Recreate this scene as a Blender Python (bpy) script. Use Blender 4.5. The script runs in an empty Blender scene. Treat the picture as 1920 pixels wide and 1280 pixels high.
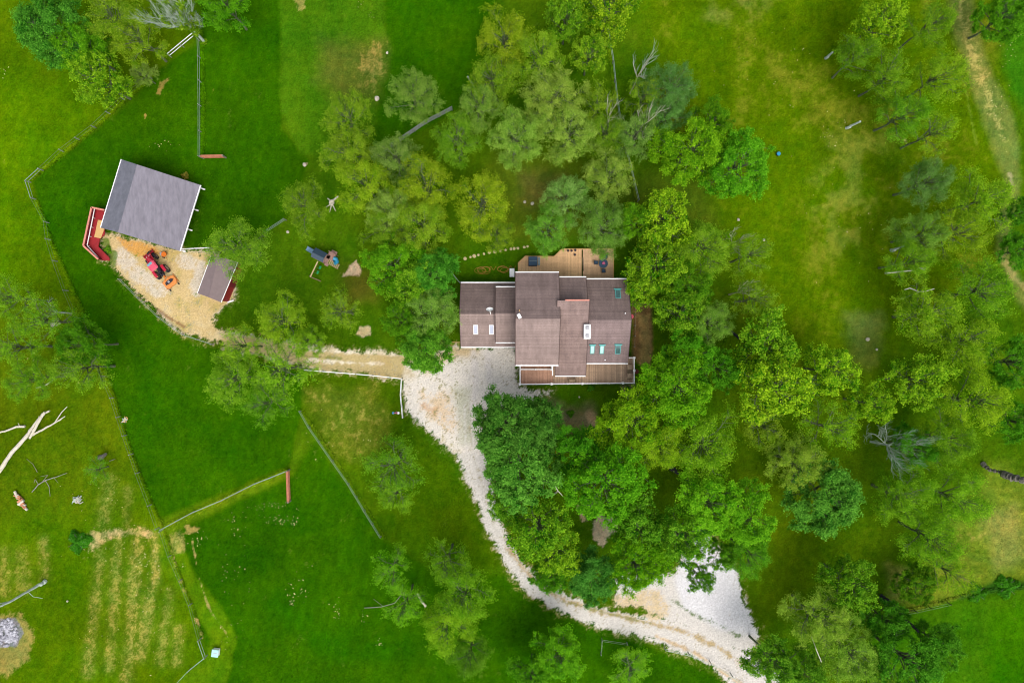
import bpy, math, random
import numpy as np
from mathutils import Vector

# ------------------------------------------------------------------ camera, world, sun, exposure
sc = bpy.context.scene
COL = sc.collection
H = 94.0            # drone height above the lawn (m)
S = 13.6            # survey units (photo pixels) per metre on the ground
def W(u, v, z=0.0):
    k = (H - z) / H / S
    return Vector(((u - 960) * k, (640 - v) * k, z))

cd = bpy.data.cameras.new('camera'); cam = bpy.data.objects.new('camera', cd); COL.objects.link(cam)
cam.location = (0, 0, H); cam.rotation_euler = (0, 0, 0)
cd.sensor_width = 36; cd.lens = 36 * H / (1920 / S); cd.clip_end = 6000; cd.clip_start = 0.5
sc.camera = cam

SUN_EL, SUN_AZ = math.radians(60), math.radians(158)      # azimuth clockwise from north
world = bpy.data.worlds.new('World'); sc.world = world; world.use_nodes = True
nt = world.node_tree; nt.nodes.clear()
wo = nt.nodes.new('ShaderNodeOutputWorld'); bg = nt.nodes.new('ShaderNodeBackground'); sky = nt.nodes.new('ShaderNodeTexSky')
sky.sky_type = 'NISHITA'; sky.sun_disc = False; sky.sun_elevation = SUN_EL; sky.sun_rotation = SUN_AZ
sky.dust_density = 4.0; sky.air_density = 1.0; sky.ozone_density = 1.0
bg.inputs[1].default_value = 0.15
hs = nt.nodes.new('ShaderNodeHueSaturation'); hs.inputs['Saturation'].default_value = .4       # thin bright overcast
nt.links.new(sky.outputs[0], hs.inputs['Color']); nt.links.new(hs.outputs[0], bg.inputs[0]); nt.links.new(bg.outputs[0], wo.inputs[0])
sl = bpy.data.lights.new('sun', 'SUN'); sun = bpy.data.objects.new('sun', sl); COL.objects.link(sun)
sl.energy = 1.05; sl.angle = math.radians(40); sl.color = (1.0, 0.93, 0.83)
sd = Vector((math.sin(SUN_AZ) * math.cos(SUN_EL), math.cos(SUN_AZ) * math.cos(SUN_EL), math.sin(SUN_EL)))
sun.rotation_euler = sd.to_track_quat('Z', 'Y').to_euler(); sun.location = (0, 0, 60)
sc.view_settings.view_transform = 'Standard'; sc.view_settings.look = 'None'
sc.view_settings.gamma = 1.0; sc.view_settings.exposure = 0.82
try:
    sc.cycles.filter_width = 1.1
    sc.cycles.max_bounces = 6; sc.cycles.diffuse_bounces = 3; sc.cycles.transmission_bounces = 3
except Exception: pass
K = 1.6             # display level divided by real albedo at this exposure

# ------------------------------------------------------------------ colour helpers
def lin(c):
    c = c / 255.0
    return c / 12.92 if c <= 0.04045 else ((c + 0.055) / 1.055) ** 2.4
def alb(r, g, b):   # colour as it looks in daylight -> surface base colour
    return (min(lin(r) / K, .85), min(lin(g) / K, .85), min(lin(b) / K, .85))

# ------------------------------------------------------------------ materials
def nodes(name):
    m = bpy.data.materials.new(name); m.use_nodes = True
    n = m.node_tree; b = n.nodes['Principled BSDF']
    return m, n, b
def mat(name, c, rough=.75, var=.18, scale=3.0, bump=.0, metal=0.0, spec=.3, c2=None, stretch=(1, 1, 1)):
    m, n, b = nodes(name)
    L = n.links
    tc = n.nodes.new('ShaderNodeTexCoord'); mp = n.nodes.new('ShaderNodeMapping'); mp.inputs['Scale'].default_value = stretch
    no = n.nodes.new('ShaderNodeTexNoise'); no.inputs['Scale'].default_value = scale; no.inputs['Detail'].default_value = 8
    no.inputs['Roughness'].default_value = .65
    L.new(tc.outputs['Object'], mp.inputs[0]); L.new(mp.outputs[0], no.inputs['Vector'])
    r = n.nodes.new('ShaderNodeValToRGB')
    lo = tuple(x * (1 - var) for x in c) if c2 is None else c2
    hi = tuple(min(1, x * (1 + var)) for x in c)
    r.color_ramp.elements[0].position = .32; r.color_ramp.elements[0].color = (*lo, 1)
    r.color_ramp.elements[1].position = .68; r.color_ramp.elements[1].color = (*hi, 1)
    L.new(no.outputs[0], r.inputs[0]); L.new(r.outputs[0], b.inputs['Base Color'])
    b.inputs['Roughness'].default_value = rough; b.inputs['Metallic'].default_value = metal
    b.inputs['Specular IOR Level'].default_value = spec
    if bump:
        bp = n.nodes.new('ShaderNodeBump'); bp.inputs['Strength'].default_value = bump; bp.inputs['Distance'].default_value = .05
        L.new(no.outputs[0], bp.inputs['Height']); L.new(bp.outputs[0], b.inputs['Normal'])
    return m
def rowmat(name, c, axis, period, var=.2, blotch=.12, rough=.85, gap=.5, gapw=.1, fine=9.0):
    """boards or shingle courses: rows along one object axis, each row with its own tone"""
    m, n, b = nodes(name); L = n.links
    tc = n.nodes.new('ShaderNodeTexCoord'); sp = n.nodes.new('ShaderNodeSeparateXYZ'); L.new(tc.outputs['Object'], sp.inputs[0])
    d = n.nodes.new('ShaderNodeMath'); d.operation = 'DIVIDE'; d.inputs[1].default_value = period; L.new(sp.outputs[axis], d.inputs[0])
    fl = n.nodes.new('ShaderNodeMath'); fl.operation = 'FLOOR'; L.new(d.outputs[0], fl.inputs[0])
    fr = n.nodes.new('ShaderNodeMath'); fr.operation = 'FRACT'; L.new(d.outputs[0], fr.inputs[0])
    wn = n.nodes.new('ShaderNodeTexWhiteNoise'); wn.noise_dimensions = '1D'; L.new(fl.outputs[0], wn.inputs['W'])
    a = n.nodes.new('ShaderNodeMapRange'); a.inputs[3].default_value = 1 - var; a.inputs[4].default_value = 1 + var; L.new(wn.outputs[0], a.inputs[0])
    g = n.nodes.new('ShaderNodeMath'); g.operation = 'LESS_THAN'; g.inputs[1].default_value = gapw; L.new(fr.outputs[0], g.inputs[0])
    g2 = n.nodes.new('ShaderNodeMapRange'); g2.inputs[3].default_value = 1; g2.inputs[4].default_value = gap; L.new(g.outputs[0], g2.inputs[0])
    no = n.nodes.new('ShaderNodeTexNoise'); no.inputs['Scale'].default_value = .55; no.inputs['Detail'].default_value = 5; L.new(tc.outputs['Object'], no.inputs[0])
    a2 = n.nodes.new('ShaderNodeMapRange'); a2.inputs[1].default_value = .3; a2.inputs[2].default_value = .7; a2.inputs[3].default_value = 1 - blotch; a2.inputs[4].default_value = 1 + blotch; L.new(no.outputs[0], a2.inputs[0])
    nf = n.nodes.new('ShaderNodeTexNoise'); nf.inputs['Scale'].default_value = fine; nf.inputs['Detail'].default_value = 6; L.new(tc.outputs['Object'], nf.inputs[0])
    a3 = n.nodes.new('ShaderNodeMapRange'); a3.inputs[1].default_value = .3; a3.inputs[2].default_value = .7; a3.inputs[3].default_value = .8; a3.inputs[4].default_value = 1.2; L.new(nf.outputs[0], a3.inputs[0])
    mp = n.nodes.new('ShaderNodeMapping'); mp.inputs['Scale'].default_value = (2.6, .35, 1) if axis == 1 else (.35, 2.6, 1); L.new(tc.outputs['Object'], mp.inputs[0])
    ns_ = n.nodes.new('ShaderNodeTexNoise'); ns_.inputs['Scale'].default_value = 1.0; ns_.inputs['Detail'].default_value = 6; L.new(mp.outputs[0], ns_.inputs[0])
    a4 = n.nodes.new('ShaderNodeMapRange'); a4.inputs[1].default_value = .3; a4.inputs[2].default_value = .7; a4.inputs[3].default_value = .88; a4.inputs[4].default_value = 1.12; L.new(ns_.outputs[0], a4.inputs[0])
    prev = a.outputs[0]
    for o in (g2, a2, a3, a4):
        q = n.nodes.new('ShaderNodeMath'); q.operation = 'MULTIPLY'; L.new(prev, q.inputs[0]); L.new(o.outputs[0], q.inputs[1]); prev = q.outputs[0]
    v = n.nodes.new('ShaderNodeVectorMath'); v.operation = 'SCALE'; v.inputs[0].default_value = c; L.new(prev, v.inputs['Scale'])
    L.new(v.outputs[0], b.inputs['Base Color']); b.inputs['Roughness'].default_value = rough; b.inputs['Specular IOR Level'].default_value = .2
    return m

def leafmat(name, c, tip, trans=.35):
    m, n, b = nodes(name); L = n.links
    at = n.nodes.new('ShaderNodeAttribute'); at.attribute_name = 'tone'
    oi = n.nodes.new('ShaderNodeObjectInfo')
    mx = n.nodes.new('ShaderNodeMix'); mx.data_type = 'RGBA'; mx.clamp_factor = False; mx.inputs[6].default_value = (*c, 1); mx.inputs[7].default_value = (*tip, 1)
    L.new(at.outputs['Fac'], mx.inputs[0])
    mu = n.nodes.new('ShaderNodeMix'); mu.data_type = 'RGBA'; mu.blend_type = 'MULTIPLY'; mu.inputs[0].default_value = 1
    L.new(mx.outputs[2], mu.inputs[6]); L.new(oi.outputs['Color'], mu.inputs[7])
    L.new(mu.outputs[2], b.inputs['Base Color']); b.inputs['Roughness'].default_value = .65; b.inputs['Specular IOR Level'].default_value = .06
    tr = n.nodes.new('ShaderNodeBsdfTranslucent'); L.new(mu.outputs[2], tr.inputs[0])
    ms = n.nodes.new('ShaderNodeMixShader'); ms.inputs[0].default_value = trans
    L.new(b.outputs[0], ms.inputs[1]); L.new(tr.outputs[0], ms.inputs[2]); L.new(ms.outputs[0], n.nodes['Material Output'].inputs[0])
    return m

M = {}
M['shingle'] = rowmat('shaded_shingle', alb(134, 116, 112), 1, .2, .09, .13, .9, .82, .22)  # north slopes: the house shingle with shade painted into its colour
M['shingle_sunlit'] = rowmat('sunlit_shingle', alb(162, 142, 136), 1, .2, .09, .13, .9, .82, .22)  # south slopes: the same shingle painted lighter as the sunlit side
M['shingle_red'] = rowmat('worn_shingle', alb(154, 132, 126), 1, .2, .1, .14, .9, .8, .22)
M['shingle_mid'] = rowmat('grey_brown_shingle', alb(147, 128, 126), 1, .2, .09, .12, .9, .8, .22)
M['edge_dark'] = mat('dark_edge_board', alb(84, 66, 62), .8, .2, 4)
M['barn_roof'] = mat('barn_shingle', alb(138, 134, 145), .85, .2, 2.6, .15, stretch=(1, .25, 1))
M['barn_roof_shaded'] = mat('barn_shingle_shaded', alb(126, 127, 139), .85, .2, 1.3, .15)  # west slope: barn shingle with its shade painted in, darker and bluer
M['shed_roof'] = mat('shed_shingle', alb(138, 122, 122), .85, .07, 2.0, .1)
M['white'] = mat('white_paint', (.8, .8, .8), .5, .04, 2)
M['siding'] = mat('tan_siding', alb(186, 172, 150), .7, .08, 1.5)
M['red'] = mat('red_siding', alb(165, 38, 44), .6, .16, 2.5)
M['red_dark'] = mat('maroon_board', alb(130, 30, 48), .6, .18, 2.5)
M['pink_cap'] = mat('weathered_red_cap', alb(232, 150, 130), .7, .22, 5)
M['plywood'] = mat('plywood', alb(226, 184, 118), .7, .1, 3)
M['deck_new'] = rowmat('cedar_boards', alb(236, 192, 144), 0, .14, .12, .1, .75, .7, .16)
M['deck_new_h'] = rowmat('cedar_boards_across', alb(228, 188, 148), 1, .14, .12, .1, .75, .7, .16)
M['deck_old'] = rowmat('weathered_boards', alb(222, 188, 158), 0, .14, .24, .15, .8, .6, .16)
M['deck_red'] = rowmat('red_brown_boards', alb(208, 162, 136), 0, .14, .16, .15, .8, .65, .16)
M['wood'] = mat('fence_wood', alb(150, 145, 130), .85, .25, 4)
M['gate'] = mat('gate_boards', alb(190, 122, 92), .8, .2, 4)
M['grey_wood'] = mat('grey_timber', alb(160, 165, 160), .85, .25, 3)
M['pale_rail'] = mat('galvanised_rail', alb(170, 185, 175), .5, .15, 6, metal=.2)
M['wire'] = mat('fence_wire', alb(128, 145, 120), .5, .1, 5, metal=.3)
M['bark'] = mat('bark', alb(128, 124, 112), .9, .3, 5, .4)
M['tree_bark'] = mat('mossy_bark', alb(104, 116, 84), .9, .3, 5, .4)
M['bark_dark'] = mat('dark_bark', alb(62, 62, 66), .9, .3, 5, .4)
M['bark_pale'] = mat('bleached_wood', alb(222, 214, 194), .85, .22, 4, .2)
M['twig_grey'] = mat('grey_twigs', alb(198, 212, 198), .85, .2, 5)
M['tyre'] = mat('black_rubber', alb(44, 44, 48), .8, .2, 9)
M['rim'] = mat('grey_rim', alb(190, 190, 195), .4, .1, 5, metal=.4)
M['tractor_red'] = mat('tractor_red', alb(200, 28, 60), .35, .08, 4, spec=.5)
M['canopy_pink'] = mat('faded_red_canopy', alb(235, 90, 115), .5, .07, 3)
M['teal_pane'] = mat('teal_panel', alb(120, 180, 190), .3, .1, 3)
M['metal_dark'] = mat('dark_metal', alb(58, 54, 62), .5, .3, 8, metal=.3)
M['orange'] = mat('orange_paint', alb(238, 150, 76), .5, .15, 5)
M['orange_deep'] = mat('deep_orange_paint', alb(225, 120, 25), .5, .2, 5)
M['blue_slide'] = mat('blue_plastic', alb(122, 158, 190), .4, .06, 3, spec=.5)
M['blue_bright'] = mat('bright_blue_plastic', alb(40, 150, 190), .35, .08, 3, spec=.5)
M['canvas'] = mat('slate_canvas', alb(52, 74, 92), .8, .1, 3)
M['canvas_sunlit'] = mat('slate_canvas_sunlit', alb(78, 94, 110), .8, .1, 3)  # same canvas, painted lighter for the canopy slope facing the sun
M['play_wood'] = mat('playset_wood', alb(165, 130, 118), .8, .2, 5)
M['play_slat'] = mat('playset_slats', alb(214, 190, 140), .8, .1, 5)
M['green_plastic'] = mat('green_plastic', alb(25, 150, 80), .4, .1, 3)
M['navy'] = mat('navy_cover', alb(44, 76, 104), .6, .12, 4)
M['grey_shelf'] = mat('grey_shelf', alb(130, 142, 142), .6, .1, 4)
M['pink'] = mat('pink_flowers', alb(225, 120, 160), .8, .3, 20)
M['terracotta'] = mat('dark_pot', alb(110, 50, 40), .8, .2, 4)
M['hose'] = mat('orange_hose', alb(196, 140, 62), .6, .1, 5)
M['skylight'] = mat('skylight_glass_grey', alb(200, 206, 228), .15, .05, 2, spec=.7)
M['skyteal'] = mat('skylight_glass_teal', alb(190, 242, 232), .15, .08, 3, spec=.7)
M['skydark'] = mat('skylight_glass_dark', alb(70, 110, 110), .1, .3, 5, spec=.8)  # dark mottled tone; on the south pane it paints reflected branches
M['teal_frame'] = mat('teal_frame', alb(95, 178, 176), .5, .1, 3)
M['stone'] = mat('flagstone', alb(206, 190, 142), .9, .15, 6)
M['rock'] = mat('pale_rock', alb(222, 212, 190), .9, .2, 5, .3)
M['beige'] = mat('beige_cushion', alb(206, 178, 148), .8, .12, 8)
M['beige_d'] = mat('tan_frame', alb(142, 122, 98), .8, .12, 8)
M['ash'] = mat('ash', alb(190, 190, 198), .95, .5, 3.0, .5, c2=alb(90, 88, 100))
M['log'] = mat('split_log', alb(215, 150, 110), .9, .25, 6, .3)
M['window'] = mat('window_glass', (.02, .03, .035), .08, .1, 2, spec=.8)
M['timber_edge'] = mat('timber_edge', alb(150, 130, 105), .85, .2, 4)

# ------------------------------------------------------------------ mesh builder
class MB:
    def __init__(s): s.v = []; s.f = []
    def add(s, vs, fs):
        o = len(s.v); s.v += [tuple(p) for p in vs]; s.f += [tuple(i + o for i in q) for q in fs]; return s
    def prism(s, poly, z0, z1):
        n = len(poly)
        vs = [(p[0], p[1], z0) for p in poly] + [(p[0], p[1], z1) for p in poly]
        fs = [tuple(range(n - 1, -1, -1)), tuple(range(n, 2 * n))] + [(i, (i + 1) % n, n + (i + 1) % n, n + i) for i in range(n)]
        return s.add(vs, fs)
    def hexa(s, b, t):
        return s.add(list(b) + list(t), [(3, 2, 1, 0), (4, 5, 6, 7), (0, 1, 5, 4), (1, 2, 6, 5), (2, 3, 7, 6), (3, 0, 4, 7)])
    def box(s, c, d, rot=0, bev=0):
        hx, hy, hz = d[0] / 2, d[1] / 2, d[2] / 2
        ca, sa = math.cos(rot), math.sin(rot)
        def P(x, y, z): return (c[0] + x * ca - y * sa, c[1] + x * sa + y * ca, c[2] + z)
        if bev:
            e = min(bev, hx * .8, hy * .8)
            pl = [(-hx + e, -hy), (hx - e, -hy), (hx, -hy + e), (hx, hy - e), (hx - e, hy), (-hx + e, hy), (-hx, hy - e), (-hx, -hy + e)]
            k = (hx - e) / hx; k2 = (hy - e) / hy
            vs = [P(x, y, -hz) for x, y in pl] + [P(x, y, hz - e) for x, y in pl] + [P(x * k, y * k2, hz) for x, y in pl]
            fs = [tuple(range(7, -1, -1)), tuple(range(16, 24))]
            for a in (0, 8):
                fs += [(a + i, a + (i + 1) % 8, a + 8 + (i + 1) % 8, a + 8 + i) for i in range(8)]
            return s.add(vs, fs)
        return s.hexa([P(-hx, -hy, -hz), P(hx, -hy, -hz), P(hx, hy, -hz), P(-hx, hy, -hz)],
                      [P(-hx, -hy, hz), P(hx, -hy, hz), P(hx, hy, hz), P(-hx, hy, hz)])
    def bar(s, a, b, w, h):
        a = Vector(a); b = Vector(b); d = (b - a).normalized()
        up = Vector((0, 0, 1)) if abs(d.z) < .95 else Vector((1, 0, 0))
        x = d.cross(up).normalized() * (w / 2); y = x.cross(d).normalized() * (h / 2)
        return s.hexa([a - x - y, a + x - y, a + x + y, a - x + y], [b - x - y, b + x - y, b + x + y, b - x + y])
    def tube(s, pts, rad, n=6, cap=True):
        pts = [Vector(p) for p in pts]; k = len(pts)
        if not hasattr(rad, '__len__'): rad = [rad] * k
        vs = []
        for i, p in enumerate(pts):
            d = (pts[min(i + 1, k - 1)] - pts[max(i - 1, 0)])
            if d.length < 1e-6: d = Vector((0, 0, 1))
            d.normalize(); up = Vector((0, 0, 1)) if abs(d.z) < .9 else Vector((1, 0, 0))
            x = d.cross(up).normalized(); y = x.cross(d)
            for j in range(n):
                a = 2 * math.pi * j / n
                vs.append(p + (x * math.cos(a) + y * math.sin(a)) * rad[i])
        fs = [(i * n + j, i * n + (j + 1) % n, (i + 1) * n + (j + 1) % n, (i + 1) * n + j) for i in range(k - 1) for j in range(n)]
        if cap: fs += [tuple(range(n - 1, -1, -1)), tuple((k - 1) * n + j for j in range(n))]
        return s.add(vs, fs)
    def cyl(s, c, r, z0, z1, n=16, r2=None):
        r2 = r if r2 is None else r2
        return s.tube([(c[0], c[1], z0), (c[0], c[1], z1)], [r, r2], n)
    def wheel(s, c, ax, r, w, n=20):
        ax = Vector(ax).normalized(); c = Vector(c)
        return s.tube([c - ax * w / 2, c - ax * w * .38, c + ax * w * .38, c + ax * w / 2], [r * .86, r, r, r * .86], n)
    def slab(s, q, t):
        """roof or panel: four points, thickness straight down"""
        return s.hexa([Vector(p) - Vector((0, 0, t)) for p in q], [Vector(p) for p in q])
    def blob(s, c, r, seed=0, squash=.7, n=8, m=5):
        rnd = random.Random(seed); vs = [(c[0], c[1], c[2] - r * squash)]
        for i in range(1, m):
            a = -math.pi / 2 + math.pi * i / m
            for j in range(n):
                b = 2 * math.pi * j / n; k = r * rnd.uniform(.75, 1.15)
                vs.append((c[0] + k * math.cos(a) * math.cos(b), c[1] + k * math.cos(a) * math.sin(b), c[2] + k * squash * math.sin(a)))
        vs.append((c[0], c[1], c[2] + r * squash)); fs = [(0, 1 + (j + 1) % n, 1 + j) for j in range(n)]
        for i in range(m - 2):
            fs += [(1 + i * n + j, 1 + i * n + (j + 1) % n, 1 + (i + 1) * n + (j + 1) % n, 1 + (i + 1) * n + j) for j in range(n)]
        t = len(vs) - 1; o = 1 + (m - 2) * n; fs += [(o + j, o + (j + 1) % n, t) for j in range(n)]
        return s.add(vs, fs)
    def mesh(s, name, m, off=Vector((0, 0, 0))):
        me = bpy.data.meshes.new(name)
        me.from_pydata([(x - off.x, y - off.y, z - off.z) for x, y, z in s.v], [], s.f); me.update()
        me.materials.append(M[m] if isinstance(m, str) else m); return me

def tag(o, label, cat, group=None):
    o['label'] = label; o['category'] = cat
    if group: o['group'] = group
    return o
class Thing:
    """an Empty at the base of a thing; parts are built in place coordinates"""
    def __init__(s, name, label, cat, loc, group=None):
        s.e = bpy.data.objects.new(name, None); COL.objects.link(s.e); s.loc = Vector(loc); s.e.location = s.loc
        s.e.empty_display_size = .3
        tag(s.e, label, cat, group)
    def part(s, name, mb, m, parent=None, label=None):
        o = bpy.data.objects.new(name, mb.mesh(name, m, s.loc)); COL.objects.link(o)
        o.parent = parent or s.e
        if label: o['label'] = label
        return o
def single(name, mb, m, label, cat, loc, group=None):
    loc = Vector(loc)
    o = bpy.data.objects.new(name, mb.mesh(name, m, loc)); COL.objects.link(o); o.location = loc
    return tag(o, label, cat, group)

# ------------------------------------------------------------------ ground
rng = np.random.default_rng(7)
def vnoise(x, y, seed):
    r = np.random.default_rng(seed); T = r.random((256, 256)).astype(np.float32)
    xi = np.floor(x).astype(np.int64); yi = np.floor(y).astype(np.int64); fx = x - xi; fy = y - yi
    fx = fx * fx * (3 - 2 * fx); fy = fy * fy * (3 - 2 * fy)
    a = T[xi & 255, yi & 255]; b = T[(xi + 1) & 255, yi & 255]; c = T[xi & 255, (yi + 1) & 255]; d = T[(xi + 1) & 255, (yi + 1) & 255]
    return (a * (1 - fx) + b * fx) * (1 - fy) + (c * (1 - fx) + d * fx) * fy
def fbm(x, y, sc_, octv, seed):
    o = 0; amp = 1; t = 0
    for i in range(octv):
        o = o + amp * vnoise(x / sc_ * 2 ** i + 17.3 * i, y / sc_ * 2 ** i + 5.1 * i, seed + i); t += amp; amp *= .55
    return o / t - .5
def sstep(x, a, b):
    t = np.clip((x - a) / (b - a), 0, 1); return t * t * (3 - 2 * t)
def sdpoly(U, V, P):
    d = np.full(U.shape, 1e9, np.float32); ins = np.zeros(U.shape, bool); n = len(P)
    for i in range(n):
        x0, y0 = P[i]; x1, y1 = P[(i + 1) % n]; ex, ey = x1 - x0, y1 - y0
        t = np.clip(((U - x0) * ex + (V - y0) * ey) / (ex * ex + ey * ey + 1e-9), 0, 1)
        d = np.minimum(d, (U - x0 - t * ex) ** 2 + (V - y0 - t * ey) ** 2)
        if y0 != y1:
            c = ((y0 > V) != (y1 > V)) & (U < ex * (V - y0) / (y1 - y0) + x0); ins ^= c
    return np.where(ins, np.sqrt(d), -np.sqrt(d))          # positive inside
def sdline(U, V, P, w):
    d = np.full(U.shape, -1e9, np.float32)
    for i in range(len(P) - 1):
        x0, y0 = P[i]; x1, y1 = P[i + 1]; ex, ey = x1 - x0, y1 - y0
        t = np.clip(((U - x0) * ex + (V - y0) * ey) / (ex * ex + ey * ey + 1e-9), 0, 1)
        w0 = w[i] if hasattr(w, '__len__') else w; w1 = w[i + 1] if hasattr(w, '__len__') else w
        d = np.maximum(d, w0 + (w1 - w0) * t - np.sqrt((U - x0 - t * ex) ** 2 + (V - y0 - t * ey) ** 2))
    return d

STEP = 2.0
us = np.arange(-190, 2112, STEP, dtype=np.float32); vs_ = np.arange(-150, 1432, STEP, dtype=np.float32)
NX, NY = len(us), len(vs_)
U, V = np.meshgrid(us, vs_); U = U.astype(np.float32); V = V.astype(np.float32)
n8 = fbm(U, V, 8, 3, 11); n30 = fbm(U, V, 34, 4, 21); n120 = fbm(U, V, 130, 4, 31); n3 = rng.random(U.shape).astype(np.float32) - .5
n60 = fbm(U, V, 70, 4, 41); streakV = fbm(U, V * .22, 9, 3, 51); streakH = fbm(U * .25, V, 9, 3, 61)
C = np.zeros((NY, NX, 3), np.float32)
def setc(rgb): return np.array(alb(*rgb), np.float32)
def lay(rgb, mask):
    global C
    m = np.clip(mask, 0, 1)[..., None]; C = C * (1 - m) + setc(rgb) * m
def soft(d, w, jit=0.0, n=None): return sstep(d + (n30 if n is None else n) * jit, -w, w)
C[:] = setc((72, 112, 8))
# lawns and pasture, each with the colour of its own grass
P_NW = [(-300, -300), (400, -300), (372, 70), (290, 140), (235, 190), (120, 290), (58, 335), (92, 440), (150, 570), (215, 745), (250, 860), (305, 990), (330, 1060), (385, 1225), (300, 1320), (250, 1500), (-300, 1500)]
lay((80, 116, 4), soft(sdpoly(U, V, P_NW), 4, 8))
lay((86, 130, 3), soft(sdpoly(U, V, [(-300, 120), (60, 150), (180, 215), (80, 310), (40, 520), (-300, 560)]), 50, 60) * .8)
lay((90, 116, 8), soft(sdpoly(U, V, [(-300, 560), (140, 560), (215, 745), (260, 870), (240, 960), (-300, 1000)]), 25, 40) * .8)
P_PAS = [(250, 190), (300, 130), (378, 80), (378, -300), (530, -300), (528, 240), (580, 300), (540, 405), (500, 437), (400, 470), (340, 640), (405, 652), (570, 700), (565, 770), (540, 880), (420, 935), (308, 988), (250, 860), (215, 745), (150, 570), (92, 440), (60, 340), (120, 290)]
lay((50, 100, 1), soft(sdpoly(U, V, P_PAS), 5, 8))
lay((56, 106, 2), soft(sdpoly(U, V, [(230, 200), (378, 90), (378, 300), (200, 300)]), 20, 30) * .7)
P_TOP = [(720, -300), (930, -300), (930, 40), (890, 180), (800, 240), (700, 290), (708, 190), (722, 60)]
lay((52, 102, 1), soft(sdpoly(U, V, P_TOP), 6, 12))
P_FLD = [(524, -300), (718, -300), (722, 60), (706, 190), (704, 250), (640, 300), (560, 290), (525, 200)]
lay((74, 122, 12), soft(sdpoly(U, V, P_FLD), 6, 14))
lay((104, 112, 40), soft(sdpoly(U, V, [(600, 70), (718, 78), (708, 192), (650, 200), (590, 150)]), 26, 40) * .75)
lay((172, 150, 78), sstep(soft(sdpoly(U, V, [(660, 90), (716, 80), (708, 192), (680, 190), (665, 140)]), 22, 40) + streakV * 1.1 + n8 * .8 + n3 * .4, .55, 1.5) * .8)
P_LOW = [(330, 1000), (420, 945), (545, 890), (590, 830), (720, 1008), (800, 1060), (960, 1080), (1120, 1170), (1400, 1290), (1400, 1500), (300, 1500), (390, 1225), (340, 1080)]
lay((48, 98, 1), soft(sdpoly(U, V, P_LOW), 8, 10))
lay((34, 98, 2), soft(sdline(U, V, [(520, 1130), (590, 1200), (660, 1230), (760, 1215)], 18), 22, 30) * .6)
lay((74, 108, 6), soft(sdpoly(U, V, [(570, 700), (750, 712), (775, 800), (860, 900), (950, 1060), (800, 1060), (720, 1008), (640, 870), (570, 772)]), 6, 8))
lay((72, 110, 4), soft(sdpoly(U, V, [(760, 860), (870, 880), (960, 1060), (850, 1090), (700, 990)]), 30, 30) * .7)
pd = soft(sdpoly(U, V, [(575, 735), (700, 720), (735, 790), (730, 840), (680, 860), (640, 850), (600, 790)]), 18, 30)
lay((112, 128, 34), pd * .7)
lay((150, 146, 66), pd * sstep(n30 * .8 + n8 * .8 + n3 * .3, .0, .45) * .75)
lay((92, 132, 10), soft(sdline(U, V, [(305, 1000), (340, 1080), (396, 1150), (420, 1200), (400, 1260), (350, 1300)], [22, 24, 22, 24, 30, 30]), 5, 8) * .85)
lay((108, 140, 18), soft(sdline(U, V, [(310, 985), (420, 938), (540, 886)], [14, 12, 8]), 8, 10) * .6)
# east field: olive, thin and dry in places
P_E = [(1150, -300), (1840, -300), (1900, 300), (1880, 520), (1700, 640), (1560, 700), (1400, 640), (1350, 430), (1230, 200)]
lay((88, 120, 4), soft(sdpoly(U, V, P_E), 40, 60))
E = soft(sdpoly(U, V, P_E), 60, 40)
lay((124, 138, 40), sstep(n60 + .35 * n8 + .05, .06, .42) * E * .55)
lay((152, 156, 66), soft(sdpoly(U, V, [(1560, 260), (1660, 250), (1650, 420), (1580, 470), (1530, 400)]), 50, 80) * sstep(n30 + .3 * n8, -.15, .25) * .35)
lay((150, 150, 66), soft(sdpoly(U, V, [(1310, -60), (1480, -60), (1400, 30), (1330, 30)]), 30, 50) * sstep(n30 + .3 * n8, -.2, .3) * .7)
lay((152, 150, 84), soft(sdpoly(U, V, [(1590, 600), (1650, 590), (1640, 680), (1600, 690)]), 20, 40) * .5)
lay((88, 118, 8), soft(sdpoly(U, V, [(1350, 600), (1660, 640), (1640, 760), (1500, 1120), (1660, 1010), (1400, 1060), (1380, 800)]), 60, 60) * .55)
lay((82, 114, 6), soft(sdpoly(U, V, [(1380, 980), (1660, 960), (1640, 1060), (1480, 1140), (1420, 1200), (1400, 1080)]), 30, 40) * .8)
# track along the east edge
trk = [(1795, -150), (1805, 40), (1840, 150), (1875, 230), (1893, 300), (1898, 350), (1885, 420), (1880, 470), (1905, 540), (1960, 600)]
lay((128, 142, 64), soft(sdline(U, V, trk, [26, 22, 24, 26, 20, 12, 12, 12, 12, 20]), 10, 14) * .85)
lay((172, 172, 96), sstep(sdline(U, V, [(1796, -60), (1800, 20), (1822, 100), (1845, 160), (1868, 225), (1880, 260)], [9, 10, 13, 12, 11, 5]) / 12 + n8 * 2.8 + n3 * 1.4, .1, 1.6) * .8)
lay((120, 150, 40), sstep(sdline(U, V, [(1780, 60), (1808, 150), (1830, 270)], 4) / 5 + n8 * 2, .1, 1.) * .6)
lay((200, 188, 140), sstep(sdline(U, V, [(1893, 325), (1898, 345)], 6) / 5 + n8 * 2, .1, 1.) * .6)
lay((176, 164, 100), sstep(sdline(U, V, [(1880, 480), (1900, 520), (1925, 540)], 9) / 6 + n8 * 2, .1, 1.) * .6)
lay((58, 122, 14), soft(sdpoly(U, V, [(1850, -200), (2200, -200), (2200, 420), (1935, 330), (1925, 220), (1880, 130)]), 14, 20) * .9)
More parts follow.
